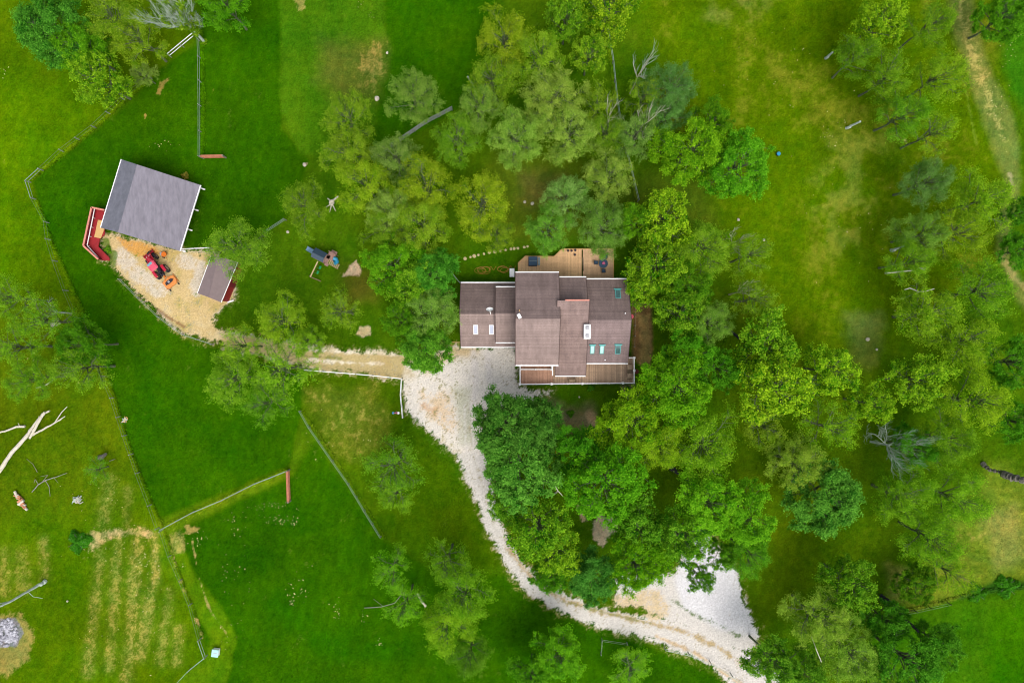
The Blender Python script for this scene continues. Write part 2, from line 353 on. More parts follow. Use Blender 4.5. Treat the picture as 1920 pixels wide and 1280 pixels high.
# south-east: pale mown slope, rough strip and bright meadow
lay((126, 146, 40), soft(sdpoly(U, V, [(1690, 1150), (1780, 960), (1850, 880), (2200, 860), (2200, 1110), (1880, 1092), (1760, 1130)]), 30, 50) * (.75 + streakH * .8))
lay((176, 166, 90), soft(sdpoly(U, V, [(1840, 960), (1900, 950), (1930, 1040), (1870, 1060)]), 22, 30) * .5)
lay((158, 156, 76), soft(sdpoly(U, V, [(1665, 1060), (1700, 1065), (1700, 1120), (1670, 1125)]), 16, 30) * .6)
lay((66, 118, 8), soft(sdpoly(U, V, [(1640, 1160), (1760, 1132), (1880, 1095), (2200, 1085), (2200, 1500), (1600, 1500)]), 8, 14))
lay((54, 112, 2), soft(sdpoly(U, V, [(1860, 1140), (2200, 1080), (2200, 1500), (1830, 1500)]), 26, 30) * .9)
lay((36, 92, 22), soft(sdline(U, V, [(1800, 1118), (1870, 1098), (1990, 1092)], [4, 9, 12]), 6, 14) * .8)
# bare soil and thin grass round the house
lay((92, 112, 24), soft(sdpoly(U, V, [(930, 290), (1090, 300), (1180, 330), (1330, 330), (1340, 420), (1150, 440), (960, 450), (900, 380)]), 30, 40) * .7)
lay((126, 108, 60), soft(sdpoly(U, V, [(980, 330), (1060, 330), (1050, 380), (985, 385)]), 22, 30) * .5)
lay((140, 110, 72), soft(sdpoly(U, V, [(1186, 565), (1222, 572), (1222, 660), (1215, 700), (1186, 668)]), 5, 6) * .95)
lay((164, 144, 88), sstep(soft(sdpoly(U, V, [(1196, 590), (1218, 590), (1220, 680), (1200, 680)]), 8, 10) + n8, .3, 1) * .8)
lay((158, 138, 104), soft(sdpoly(U, V, [(1018, 742), (1060, 770), (1112, 765), (1124, 800), (1090, 810), (1040, 792)]), 16, 24) * .8)
lay((196, 168, 130), soft(sdline(U, V, [(1108, 780), (1112, 792)], 10), 6, 10) * .75)
lay((190, 165, 130), soft(sdpoly(U, V, [(1165, 722), (1188, 720), (1180, 740), (1168, 740)]), 7, 8) * .7)
lay((100, 88, 34), soft(sdpoly(U, V, [(640, 500), (700, 510), (700, 560), (650, 570)]), 24, 26) * .6)
lay((84, 112, 8), soft(sdpoly(U, V, [(1200, 850), (1300, 860), (1290, 950), (1220, 960)]), 30, 30) * .5)
# driveway gravel and yard
yard = [(192, 432), (215, 440), (345, 470), (398, 472), (440, 500), (440, 560), (402, 590), (404, 605), (432, 628), (440, 648), (398, 642), (345, 625), (310, 598), (262, 555), (225, 520), (205, 495), (186, 487)]
dY = sdpoly(U, V, yard)
lane = [(430, 640), (520, 655), (600, 672), (690, 680), (760, 692)]
dL = sdline(U, V, lane, [16, 18, 22, 24, 26])
apron = [(850, 650), (968, 650), (974, 722), (1035, 735), (985, 760), (920, 760), (905, 800), (905, 850), (850, 850), (800, 808), (762, 780), (752, 712), (760, 680), (800, 670)]
dA = sdpoly(U, V, apron)
road = [(868, 800), (885, 860), (905, 920), (925, 985), (960, 1050), (1000, 1098), (1060, 1135), (1130, 1158), (1210, 1175), (1290, 1195), (1350, 1225), (1400, 1262), (1470, 1320), (1560, 1400)]
dR = sdline(U, V, road, [29, 24, 20, 17, 16, 17, 17, 19, 23, 29, 32, 33, 36, 36])
park = [(1262, 1075), (1300, 1010), (1335, 1005), (1385, 1075), (1400, 1130), (1425, 1192), (1400, 1230), (1330, 1200), (1200, 1140), (1150, 1140), (1150, 1080)]
dP = sdpoly(U, V, park)
dG = np.maximum(np.maximum(np.maximum(dY, dL), np.maximum(dA, dR)), dP)
edge = dG - 1.5 + n8 * 20 + n30 * 12 + n3 * 6
gm = sstep(edge, -2.5, 2.5)
fine = n3 * 2
ease = sstep(dG + n30 * 18, -14, 4)
lay((120, 128, 40), ease * .6 * sstep(n8 + n3 * .6, -.3, .2))       # thin worn grass at the verge
lay((176, 170, 110), sstep(dG + n8 * 26 + n30 * 16 + n3 * 14, -5, 4) * .5)
GC = np.zeros_like(C); GC[:] = setc((226, 220, 212))
def glay(rgb, mask):
    global GC
    m = np.clip(mask, 0, 1)[..., None]; GC = GC * (1 - m) + setc(rgb) * m
sY = sstep(dY, -6, 6); sLn = sstep(dL, -6, 6)
glay((220, 192, 132), sY * .95)
glay((132, 142, 62), sY * sstep(n8 * 1.5 + n3 * .9 + n30 * .8, .4, .8) * .6)
glay((196, 178, 104), sY * sstep(n30 * 1.6 + n8, -.1, .5) * .7)
glay((226, 206, 160), sY * sstep(-n30 * 1.5 + n8, .1, .6) * .6)
glay((222, 210, 190), sY * sstep(soft(sdline(U, V, [(225, 480), (265, 520), (300, 545)], 16), 8, 14) + soft(sdline(U, V, [(345, 490), (372, 500), (368, 540)], 14), 8, 14) + n8 * 1.3 + n3 * .5, .35, 1.0) * .9)
glay((226, 168, 84), sY * sstep(soft(sdpoly(U, V, [(210, 440), (290, 462), (300, 478), (262, 480), (240, 470)]), 7, 10) + n8, .35, .9) * .85)
glay((92, 128, 34), sY * sstep(soft(sdline(U, V, [(200, 455), (205, 485)], 10), 7, 12) + soft(sdline(U, V, [(215, 475), (212, 500)], 6), 5, 12) + n8 * 1.2, .4, .9) * .85)
glay((110, 138, 40), sY * sstep(n8 + n30 * .8, .34, .5) * .8)
glay((150, 110, 78), sY * sstep(sdline(U, V, [(290, 578), (318, 596), (345, 612)], 4) / 3 + n8 * 2, 0, 1) * .8)
glay((202, 180, 118), sLn * .9)
glay((168, 164, 82), sLn * sstep(n8 + n30 + n3 * .6, .1, .6) * .7)
glay((120, 132, 50), sLn * sstep(sdline(U, V, [(560, 668), (640, 672)], 5) / 5 + n8 * 2.6, 0, 1) * .8)
glay((242, 230, 206), sstep(np.maximum(sdline(U, V, [(575, 654), (640, 659), (740, 664)], 5), sdline(U, V, [(575, 674), (640, 679), (720, 682)], 5)) / 4 + n8 * 2.5, 0, 1.2))
glay((202, 172, 118), sLn * sstep(n30 * 2 + n8, .0, .5) * .5)
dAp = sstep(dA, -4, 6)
glay((240, 232, 220), dAp * sstep(n30 * .6 + n8 * .5, -.5, .2))  # apron gravel painted lighter to offset shade from house and maple
glay((226, 196, 156), dAp * sstep(soft(sdpoly(U, V, [(785, 735), (845, 735), (860, 800), (840, 810), (800, 780)]), 22, 34) + n8 * 1.3 + n3 * .6, .35, 1.1) * .8)
glay((214, 170, 126), dAp * sstep(soft(sdline(U, V, [(795, 758), (815, 765)], 10), 14, 26) + n8 * 1.3, .4, 1.1) * .7)
glay((212, 184, 128), dAp * soft(sdline(U, V, [(800, 690), (840, 660), (890, 655)], 10), 10, 18) * .8)
glay((196, 196, 172), dAp * soft(sdpoly(U, V, [(852, 730), (882, 730), (892, 830), (866, 830)]), 12, 20) * .8)
glay((232, 224, 218), dAp * soft(sdline(U, V, [(888, 660), (892, 720), (886, 760)], 5), 5, 4) * .8)
glay((232, 224, 218), dAp * soft(sdline(U, V, [(914, 660), (918, 710)], 5), 5, 4) * .8)
for q in (-7, 7): glay((236, 230, 224), sstep(sdline(U, V, [(878 + q, 760), (880 + q, 830), (902 + q, 915), (925 + q, 985), (958 + q * .8, 1045 - q * .6), (1000 + q * .5, 1095 - q * .8)], 4) / 5 + n8 * 1.4 + n3 * .4, -.1, 1) * .7)
glay((190, 178, 140), sstep(sdline(U, V, [(880, 790), (886, 850), (906, 915), (926, 985)], 2.5) / 5 + n8 * 2.4 + n3 * .6, .1, 1.2) * .8)
rim = sstep(n30 * 1.3 + n8 * 1.2 + (12 - dA) / 26, .1, .8) * (dA < 40)
glay((206, 186, 138), dAp * rim * sstep(870 - U, -10, 30) * .75)
glay((128, 140, 76), dAp * sstep(n8 * 1.6 + n3 * .9 + n30 * .8, .42, .72) * sstep(885 - U, -10, 40) * .7)
sR = sstep(dR, -4, 4)
glay((192, 168, 118), sR * sstep(sdline(U, V, [(945, 1010), (968, 1048), (1002, 1090), (1062, 1127), (1132, 1148), (1212, 1166), (1290, 1186), (1352, 1216), (1400, 1250)], 6) / 6 + n8 * 2.6 + n3 * 1.0, -.2, 1.2) * .95)
glay((128, 136, 66), sR * sstep(sdline(U, V, [(1055, 1127), (1100, 1139), (1150, 1152), (1220, 1168)], 3.5) / 5 + n8 * 2.0, -.1, 1.2) * .8)
glay((216, 180, 120), sR * sstep(sdline(U, V, [(1230, 1192), (1300, 1222), (1360, 1262), (1400, 1290)], 5) / 5 + n8 * 2.0, -.1, 1) * .7)
dP_sw = soft(sdpoly(U, V, [(1140, 1105), (1245, 1100), (1275, 1155), (1230, 1170), (1150, 1150)]), 9, 14)
glay((236, 234, 236), soft(sdpoly(U, V, [(1262, 1080), (1300, 1005), (1385, 1070), (1400, 1130), (1425, 1192), (1350, 1180), (1280, 1140)]), 8, 10))
glay((222, 196, 150), sstep(soft(sdpoly(U, V, [(1140, 1110), (1240, 1105), (1265, 1150), (1230, 1165), (1150, 1145)]), 12, 20) + n8 * 1.2 + n3 * .6, .3, 1.1) * .85)
glay((118, 136, 56), dP_sw * sstep(n8 * 1.6 + n3 * .8, .3, .7) * .6)
glay((96, 122, 60), sstep(sdline(U, V, [(1255, 1122), (1300, 1150), (1352, 1172), (1385, 1192)], 5) / 5 + n8 * 3.4 + n3 * 1.4, .3, 1.3) * .85)
glay((150, 150, 150), sstep(n3 + n8 * .6, .4, .55) * .5)
glay((150, 142, 110), sstep(n3 + n8 * 1.2, .36, .6) * .45 * (1 - sstep(dP, 0, 20)))
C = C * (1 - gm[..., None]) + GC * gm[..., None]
# straw and bare patches
def patch(P, rgb, w=7, jit=12, amt=.9, th=(.3, .8), nn=None):
    lay(rgb, sstep(soft(sdpoly(U, V, P), w, jit) + (n8 if nn is None else nn) * .9 + n3 * .35, *th) * amt * sstep(sdpoly(U, V, P), -14, -2))
patch([(668, 487), (678, 505), (675, 518), (660, 516), (640, 520), (655, 500)], (216, 190, 156), 4, 7, .95)
patch([(674, 612), (694, 612), (696, 628), (680, 634), (668, 626)], (212, 188, 142), 4, 7, .95)
patch([(1125, 962), (1150, 968), (1160, 990), (1140, 1010), (1132, 1030), (1112, 1010), (1110, 975)], (214, 190, 160), 6, 8, .95)
patch([(1085, 940), (1102, 975), (1092, 980), (1078, 950)], (200, 176, 140), 5, 8, .8)
patch([(168, 995), (215, 985), (285, 995), (292, 1005), (215, 1012), (190, 1030), (158, 1042)], (214, 186, 128), 12, 26, .9, (.35, 1.15))
patch([(312, 1000), (340, 992), (345, 1030), (325, 1035)], (184, 170, 96), 10, 22, .6, (.35, 1.2))
patch([(345, 985), (378, 985), (372, 1000), (350, 1000)], (200, 176, 100), 6, 14, .6)
for i, (x0, y0, x1, y1, w, a) in enumerate([(190, 1020, 165, 1260, 9, .5), (222, 1010, 205, 1250, 9, .5), (258, 1000, 238, 1280, 10, .7), (291, 1005, 292, 1090, 6, .95), (288, 1090, 262, 1230, 10, .6), (318, 1110, 300, 1240, 9, .4), (335, 1180, 330, 1240, 9, .4), (80, 1010, 85, 1080, 9, .4), (40, 1040, 45, 1100, 14, .3), (8, 1040, 5, 1110, 12, .35), (205, 900, 190, 1000, 12, .35), (240, 920, 236, 990, 8, .25)]):
    d = sdline(U, V, [(x0, y0), (x1, y1)], w)
    lay((194, 176, 96), sstep(soft(d, w, 8) + n8 * 1.6 + n3 * 1.1 + n30 * .5, .35, 1.7) * a * .85 * sstep(d, -12, 2))
    lay((150, 158, 60), soft(d, w * 1.6, 10) * a * .45)
patch([(-20, 1160), (40, 1145), (62, 1185), (52, 1235), (10, 1270), (-20, 1260)], (176, 160, 86), 14, 20, .7)
patch([(-20, 1165), (30, 1155), (44, 1185), (30, 1212), (-20, 1215)], (150, 146, 148), 4, 6, .95)
patch([(300, 155), (318, 145), (300, 180), (292, 176)], (170, 150, 78), 4, 10, .7)
patch([(270, 212), (276, 214), (272, 224)], (190, 170, 90), 2, 6, .8)
patch([(545, -10), (575, -10), (570, 14), (560, 18)], (176, 168, 92), 8, 12, .6)
for P in ([(570, 305), (578, 305), (574, 312)], [(1695, 260)] * 2 + [(1700, 268)]): patch(P, (206, 190, 140), 3, 6, .7)
lay((178, 168, 84), soft(sdline(U, V, [(1795, 1010), (1870, 1000)], 5), 6, 14) * sstep(n8, -.1, .3) * .5)
lay((96, 82, 40), soft(sdline(U, V, [(372, 1125), (396, 1150), (425, 1185)], 1.5) , 2.5, 6) * .0)
lay((200, 180, 110), sstep(sdline(U, V, [(360, 1010), (372, 1080), (392, 1140), (425, 1188)], 2) / 3 + n8 * 3, .2, 1.2) * .7)
lay((196, 178, 100), sstep(sdline(U, V, [(325, 1042), (340, 1090), (370, 1160), (380, 1195)], 1.2) / 3 + n8 * 3, .1, 1.2) * .7)
# dry blades and lush tufts all over the lawn
lawn = (1 - gm)
lumi = 1 + (n120 * .4 + n60 * .25 + n30 * .3 + n8 * .34 + n3 * .34) * lawn + (n8 * .2 + n3 * .26) * gm
mow = 1 + lawn * (streakV * .24 + streakH * .12 + .05 * np.sin((U * .95 + V * .3) / 3.1) * sstep(n120, -.1, .2))
C = C * (lumi * mow)[..., None]
hue = (n60 * .55 + n8 * .35)[..., None] * lawn[..., None] * np.array([1.2, .1, .2], np.float32)
C = np.clip(C * (1 + hue), 0.0005, .8)
wear = sstep(fbm(U, V, 16, 2, 77) + n3 * .5, .42, .62) * lawn * sstep(n60, -.05, .25)
C = C * (1 - wear[..., None] * .3) + setc((136, 146, 60)) * wear[..., None] * .3

gverts = np.zeros((NY, NX, 3), np.float32); gverts[..., 0] = (U - 960) / S; gverts[..., 1] = (640 - V) / S
gverts[..., 2] = 0
idx = np.arange(NX * NY).reshape(NY, NX)
quads = np.stack([idx[1:, :-1], idx[1:, 1:], idx[:-1, 1:], idx[:-1, :-1]], -1).reshape(-1, 4)
gq = ((gm[1:, :-1] + gm[1:, 1:] + gm[:-1, 1:] + gm[:-1, :-1]) > 2.0)
dAll = np.stack([dY, dL, np.maximum(dA, dR), dP])
own = dAll.argmax(0)[:-1, :-1].reshape(-1)
gflat = gq.reshape(-1)

def ground_material():
    m, n, b = nodes('ground_cover'); L = n.links
    at = n.nodes.new('ShaderNodeAttribute'); at.attribute_name = 'col'
    tc = n.nodes.new('ShaderNodeTexCoord')
    no = n.nodes.new('ShaderNodeTexNoise'); no.inputs['Scale'].default_value = 5.5; no.inputs['Detail'].default_value = 6; no.inputs['Roughness'].default_value = .75
    L.new(tc.outputs['Object'], no.inputs[0])
    mr = n.nodes.new('ShaderNodeMapRange'); mr.inputs[1].default_value = .3; mr.inputs[2].default_value = .7; mr.inputs[3].default_value = .68; mr.inputs[4].default_value = 1.32
    L.new(no.outputs[0], mr.inputs[0])
    v = n.nodes.new('ShaderNodeVectorMath'); v.operation = 'SCALE'; L.new(at.outputs['Color'], v.inputs[0]); L.new(mr.outputs[0], v.inputs['Scale'])
    L.new(v.outputs[0], b.inputs['Base Color']); b.inputs['Roughness'].default_value = .95; b.inputs['Specular IOR Level'].default_value = .0
    bp = n.nodes.new('ShaderNodeBump'); bp.inputs['Strength'].default_value = .5; bp.inputs['Distance'].default_value = .12
    L.new(no.outputs[0], bp.inputs['Height']); L.new(bp.outputs[0], b.inputs['Normal'])
    return m
M['ground'] = ground_material()
flatv = gverts.reshape(-1, 3); flatc = C.reshape(-1, 3)
def npmesh(name, verts, faces, m, colors=None, tone=None):
    me = bpy.data.meshes.new(name); k = faces.shape[1]
    me.vertices.add(len(verts)); me.vertices.foreach_set('co', verts.astype(np.float32).ravel())
    me.loops.add(faces.size); me.loops.foreach_set('vertex_index', faces.astype(np.int32).ravel())
    me.polygons.add(len(faces)); me.polygons.foreach_set('loop_start', np.arange(0, faces.size, k, dtype=np.int32))
    me.update(calc_edges=True)
    if colors is not None:
        a = me.attributes.new('col', 'FLOAT_COLOR', 'POINT'); c4 = np.ones((len(verts), 4), np.float32); c4[:, :3] = colors; a.data.foreach_set('color', c4.ravel())
    if tone is not None:
        a = me.attributes.new('tone', 'FLOAT', 'FACE'); a.data.foreach_set('value', tone.astype(np.float32))
    me.materials.append(M[m] if isinstance(m, str) else m)
    return me
def sub(sel, name, extra=None):
    q = quads[sel]; used, inv = np.unique(q, return_inverse=True); q = inv.reshape(q.shape)
    vv = flatv[used]; cc = flatc[used]
    if extra is not None:
        ev, ef, ec = extra; q = np.vstack([q, ef + len(vv)]); vv = np.vstack([vv, ev]); cc = np.vstack([cc, ec])
    o = bpy.data.objects.new(name, npmesh(name, vv, q, 'ground', cc)); COL.objects.link(o); o['kind'] = 'structure'; return o
x0, x1 = flatv[:, 0].min(), flatv[:, 0].max(); y0, y1 = flatv[:, 1].min(), flatv[:, 1].max(); B = 2500
gx = [-B, x0, x1, B]; gy = [-B, y0, y1, B]
ev = np.array([(x, y, 0) for y in gy for x in gx], np.float32)
ef = np.array([(r * 4 + c, r * 4 + c + 1, r * 4 + c + 5, r * 4 + c + 4) for r in range(3) for c in range(3) if not (r == 1 and c == 1)])
ec = np.tile(setc((66, 112, 8)), (16, 1))
sub(~gflat, 'ground', (ev, ef, ec))
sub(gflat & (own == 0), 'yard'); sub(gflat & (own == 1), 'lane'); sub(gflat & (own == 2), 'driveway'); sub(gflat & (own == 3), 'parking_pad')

# real tufts of taller grass: they give the lawn its grain
def tufts(name, n, pts, size, cols, seed):
    r = np.random.default_rng(seed)
    P = pts(r, n); n = len(P)
    k = 3; base = np.repeat(P, k, 0); a = r.random(n * k) * 6.283; s = size * r.uniform(.5, 1.3, n * k)
    lean = r.uniform(.5, 1.1, n * k)[:, None] * s[:, None] * np.stack([np.cos(a), np.sin(a)], 1)
    w = s * .16; side = np.stack([-np.sin(a), np.cos(a)], 1) * w[:, None]
    v = np.zeros((n * k, 3, 3), np.float32)
    v[:, 0, :2] = base - side; v[:, 1, :2] = base + side; v[:, 2, :2] = base + lean; v[:, 2, 2] = s; v[:, :2, 2] = .0
    f = np.arange(n * k * 3).reshape(-1, 3)
    # colour of the ground they grow from
    ui = np.clip(((base[:, 0] * S + 960 - us[0]) / STEP).astype(int), 0, NX - 1); vi = np.clip(((640 - base[:, 1] * S - vs_[0]) / STEP).astype(int), 0, NY - 1)
    c = C[vi, ui] * r.uniform(.75, 1.5, (n * k, 1)) * np.array(cols)
    keep = gm[vi, ui] < .4
    v = v[keep]; c = c[keep]; f = np.arange(len(v) * 3).reshape(-1, 3)
    o = bpy.data.objects.new(name, npmesh(name, v.reshape(-1, 3), f, 'ground', np.repeat(c, 3, 0))); COL.objects.link(o)
    tag(o, 'short green lawn grass growing over the fields', 'grass'); o['kind'] = 'stuff'; return o
def everywhere(r, n): return np.stack([r.uniform(-76, 76, n), r.uniform(-51, 51, n)], 1)
tufts('grass', 150000, everywhere, .14, (1.1, 1.1, 1.0), 5)
rough_lines = [[(290, 140), (235, 190), (120, 290), (60, 335)], [(68, 375), (100, 460), (150, 570), (215, 745), (250, 860), (305, 990)], [(378, 60), (382, 180), (380, 295)], [(305, 990), (330, 1060), (380, 1190)],
               [(565, 770), (640, 880), (720, 1008)], [(1700, 1145), (1760, 1130), (1830, 1110), (1920, 1100)], [(308, 988), (420, 935), (540, 880)], [(1140, 60), (1155, 200), (1172, 290), (1195, 378)], [(232, 500), (262, 556), (345, 626)]]
def along(r, n):
    o = []
    for Ls in rough_lines:
        for i in range(len(Ls) - 1):
            a = np.array(Ls[i]); b = np.array(Ls[i + 1]); m = int(np.hypot(*(b - a)) * 5)
            t = r.random((m, 1)); p = a + (b - a) * t + r.normal(0, 1.7, (m, 2)); o.append(np.stack([(p[:, 0] - 960) / S, (640 - p[:, 1]) / S], 1))
    return np.vstack(o)
t_ = tufts('long_grass', 0, along, .26, (2.4, 2.0, 3.0), 6); tag(t_, 'longer unmown grass along the wire fences', 'grass')
# pale dead leaves and chips lying in drifts
litter_spots = [(505, 950, 22, 8, 60), (520, 975, 14, 4, 40), (550, 980, 7, 5, 14), (560, 1100, 14, 14, 40), (548, 1125, 4, 7, 26), (632, 1140, 5, 12, 30), (682, 1158, 4, 6, 10), (712, 1205, 3, 6, 10), (370, 1010, 10, 8, 30), (440, 1060, 20, 40, 40), (445, 980, 10, 12, 24),
                (245, 1030, 50, 25, 120), (280, 1085, 20, 30, 70), (675, 5, 4, 12, 14), (695, 30, 3, 4, 6), (300, 270, 14, 8, 18), (5, 135, 6, 10, 12), (1560, 250, 20, 20, 40), (1000, 640, 1, 1, 1), (690, 825, 8, 2, 10), (600, 820, 20, 30, 16), (1440, 120, 60, 60, 50), (1600, 420, 60, 60, 60),
                (90, 660, 40, 30, 16), (180, 930, 30, 20, 30), (240, 1180, 60, 50, 50), (1900, 80, 12, 20, 30), (1870, 200, 12, 40, 50), (430, 1190, 20, 30, 20)]
lv = []; r_ = np.random.default_rng(9)
for (a, b, sa, sb, n) in litter_spots:
    n = n * 6 // 10 + 2
    p = np.stack([r_.normal(a, sa, n), r_.normal(b, sb, n)], 1); lv.append(p)
p = np.vstack(lv); q = np.stack([(p[:, 0] - 960) / S, (640 - p[:, 1]) / S, np.full(len(p), .05)], 1)
an = r_.random(len(p)) * 6.28; sz = r_.uniform(.04, .15, len(p)) ** 1.0 * r_.uniform(.5, 1, len(p))
cx = np.stack([np.cos(an), np.sin(an), r_.uniform(-.3, .3, len(p))], 1) * sz[:, None]; cy = np.stack([-np.sin(an), np.cos(an), r_.uniform(-.3, .3, len(p))], 1) * (sz * .5)[:, None]
vv = np.stack([q - cx, q - cy, q + cx, q + cy], 1).reshape(-1, 3)
o = bpy.data.objects.new('leaf_litter', npmesh('leaf_litter', vv, np.arange(len(vv)).reshape(-1, 4), mat('dry_leaf', alb(228, 220, 150), .8, .15, 2))); COL.objects.link(o)
tag(o, 'pale dry leaves and chips scattered over the lawns', 'leaves'); o['kind'] = 'stuff'

# ------------------------------------------------------------------ house
def fx(u, z): return W(u, 640, z).x
def fy(v, z): return W(960, v, z).y
ho = Thing('house', 'large brown-shingled house of stepped gables with white gutters, a driveway at its front', 'house', W(1020, 600, 0))
def gable(u0, u1, vn, vs, vr, zn, zs, zr, base=0, wi=.45, dark='shingle', light='shingle_sunlit', gutters=True):
    """gable or shed section; vn/vs/vr are where north eave, south eave and ridge stand"""
    xa, xb = fx(u0, (zn + zs) / 2), fx(u1, (zn + zs) / 2)
    yn, ys, yr = fy(vn, zn), fy(vs, zs), fy(vr, zr)
    t = .16
    w = MB(); A = xa + wi; Bx = xb - wi
    def zat(y):
        return (zr + (zn - zr) * (y - yr) / (yn - yr)) if y > yr and yn > yr else (zr + (zs - zr) * (yr - y) / max(yr - ys, 1e-3))
    prof = [(ys + wi, base), (yn - wi, base), (yn - wi, zat(yn - wi) - t - .02), (yr, zr - t - .02), (ys + wi, zat(ys + wi) - t - .02)]
    w.add([(A, y, z) for y, z in prof] + [(Bx, y, z) for y, z in prof], [(0, 1, 2, 3, 4), (9, 8, 7, 6, 5)] + [(i, i + 5, (i + 1) % 5 + 5, (i + 1) % 5) for i in range(5)])
    ho.part('wall', w, 'siding')
    rs = []
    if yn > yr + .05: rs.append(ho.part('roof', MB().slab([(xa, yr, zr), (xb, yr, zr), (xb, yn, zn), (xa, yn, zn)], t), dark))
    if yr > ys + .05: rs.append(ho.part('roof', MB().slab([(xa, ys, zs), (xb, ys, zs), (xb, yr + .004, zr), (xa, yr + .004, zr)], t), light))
    if yn > yr + .05:                                               # ridge cap
        ho.part('ridge_cap', MB().slab([(xa, yr - .14, zr + .02 - .14 * abs(zr - zs) / max(yr - ys, 1)), (xb, yr - .14, zr + .02 - .14 * abs(zr - zs) / max(yr - ys, 1)), (xb, yr, zr + .03), (xa, yr, zr + .03)], .03), light, rs[-1])
    for x in (xa, xb):                                              # barge boards
        s = .02 if x == xb else -.02
        for (ya, za, yb, zb) in ((yr, zr, yn, zn), (ys, zs, yr, zr)):
            if yb > ya + .05: ho.part('barge_board', MB().bar((x + s, ya, za - .10), (x + s, yb, zb - .10), .06, .24), 'edge_dark')
    if gutters:
        if yn > yr + .05: ho.part('gutter', MB().bar((xa, yn + .07, zn - .05), (xb, yn + .07, zn - .05), .13, .12), 'white')
        ho.part('gutter', MB().bar((xa, ys - .07, zs - .05), (xb, ys - .07, zs - .05), .13, .12), 'white')
    return rs, (xa, xb, yn, ys, yr)
def on(sec, u, v):      # point of the roof seen at a place: returns a function of height
    pass
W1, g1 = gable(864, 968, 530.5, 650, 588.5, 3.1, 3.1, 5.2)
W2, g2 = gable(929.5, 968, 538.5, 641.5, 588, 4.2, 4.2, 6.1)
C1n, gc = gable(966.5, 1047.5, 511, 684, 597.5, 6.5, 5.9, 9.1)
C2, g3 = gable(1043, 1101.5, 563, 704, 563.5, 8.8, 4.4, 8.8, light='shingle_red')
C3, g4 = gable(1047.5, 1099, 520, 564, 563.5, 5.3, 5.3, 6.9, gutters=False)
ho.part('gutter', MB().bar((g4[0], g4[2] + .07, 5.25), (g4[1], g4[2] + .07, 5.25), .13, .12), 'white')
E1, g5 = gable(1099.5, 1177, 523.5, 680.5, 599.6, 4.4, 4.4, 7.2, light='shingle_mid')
# high wall above the lower roof and its peach flashing
ho.part('flashing', MB().bar((g3[0] + 1.0, g3[2] + .03, 8.82), (g3[1], g3[2] + .03, 8.82), .16, .05), 'pink_cap')
def roofz(g, sec_z, y):
    xa, xb, yn, ys, yr = g; zn, zs, zr = sec_z
    return zr + (zn - zr) * (y - yr) / (yn - yr) if y > yr else zr + (zs - zr) * (yr - y) / (yr - ys)
def find(g, z3, u, v):
    z = 5.
    for _ in range(12):
        p = W(u, v, z); z = roofz(g, z3, p.y)
    return W(u, v, z)
Z1, ZE, ZC = (3.1, 3.1, 5.2), (4.4, 4.4, 7.2), (6.5, 5.9, 9.1)
def skylight(roof, g, z3, u, v, w, h, glass, frame):
    p = find(g, z3, u, v); hw = w / 2 * (H - p.z) / H / S; hh = h / 2 * (H - p.z) / H / S
    def P(x, y, o): return (p.x + x, p.y + y, roofz(g, z3, p.y + y) + o)
    f = MB(); e = .07
    for (xa, xb, ya, yb) in ((-hw, hw, hh - e, hh), (-hw, hw, -hh, -hh + e), (-hw, -hw + e, -hh + e, hh - e), (hw - e, hw, -hh + e, hh - e)):
        f.slab([P(xa, ya, .14), P(xb, ya, .14), P(xb, yb, .14), P(xa, yb, .14)], .2)
    if frame == 'teal_frame': f.slab([P(-hw - .15, hh + .0, .16), P(hw + .15, hh + .0, .16), P(hw + .15, hh + .16, .16), P(-hw - .15, hh + .16, .16)], .16)
    s = ho.part('skylight', f, frame, roof)
    return s, MB().slab([P(-hw + e, -hh + e, .11), P(hw - e, -hh + e, .11), P(hw - e, hh - e, .11), P(-hw + e, hh - e, .11)], .16)
def sky_add(roof, g, z3, u, v, w, h, glass, frame, label=None):
    s, pane = skylight(roof, g, z3, u, v, w, h, glass, frame)
    for q in (s,): q.parent = ho.e
    o = ho.part('pane', pane, glass); o.parent = s
    if label: s['label'] = label
for u in (892, 921.5): sky_add(W1[-1], g1, Z1, u, 618, 8.6, 17.5, 'skylight', 'white')
for u in (1110.5, 1128.5): sky_add(E1[-1], g5, ZE, u, 655.5, 8, 15.5, 'skyteal', 'teal_frame')
sky_add(E1[-1], g5, ZE, 1158.5, 655.5, 10, 16.5, 'skydark', 'teal_frame', 'skylight with dark branch reflections painted into its glass')
sky_add(E1[0], g5, ZE, 1158.5, 551, 10, 17, 'skydark', 'teal_frame', 'teal framed skylight on the north slope')
# white chimney chase
p = W(1101.3, 621.5, 8.0); ch = ho.part('chimney', MB().box((p.x, p.y, 5.9), (.82, 1.85, 4.3), 0, .05), 'white')
for dy in (-.5, .5): ho.part('chimney_cap', MB().box((p.x, p.y + dy, 8.1), (.5, .5, .08), 0, .04).cyl((p.x, p.y + dy), .1, 8.12, 8.3), 'rim').parent = ch
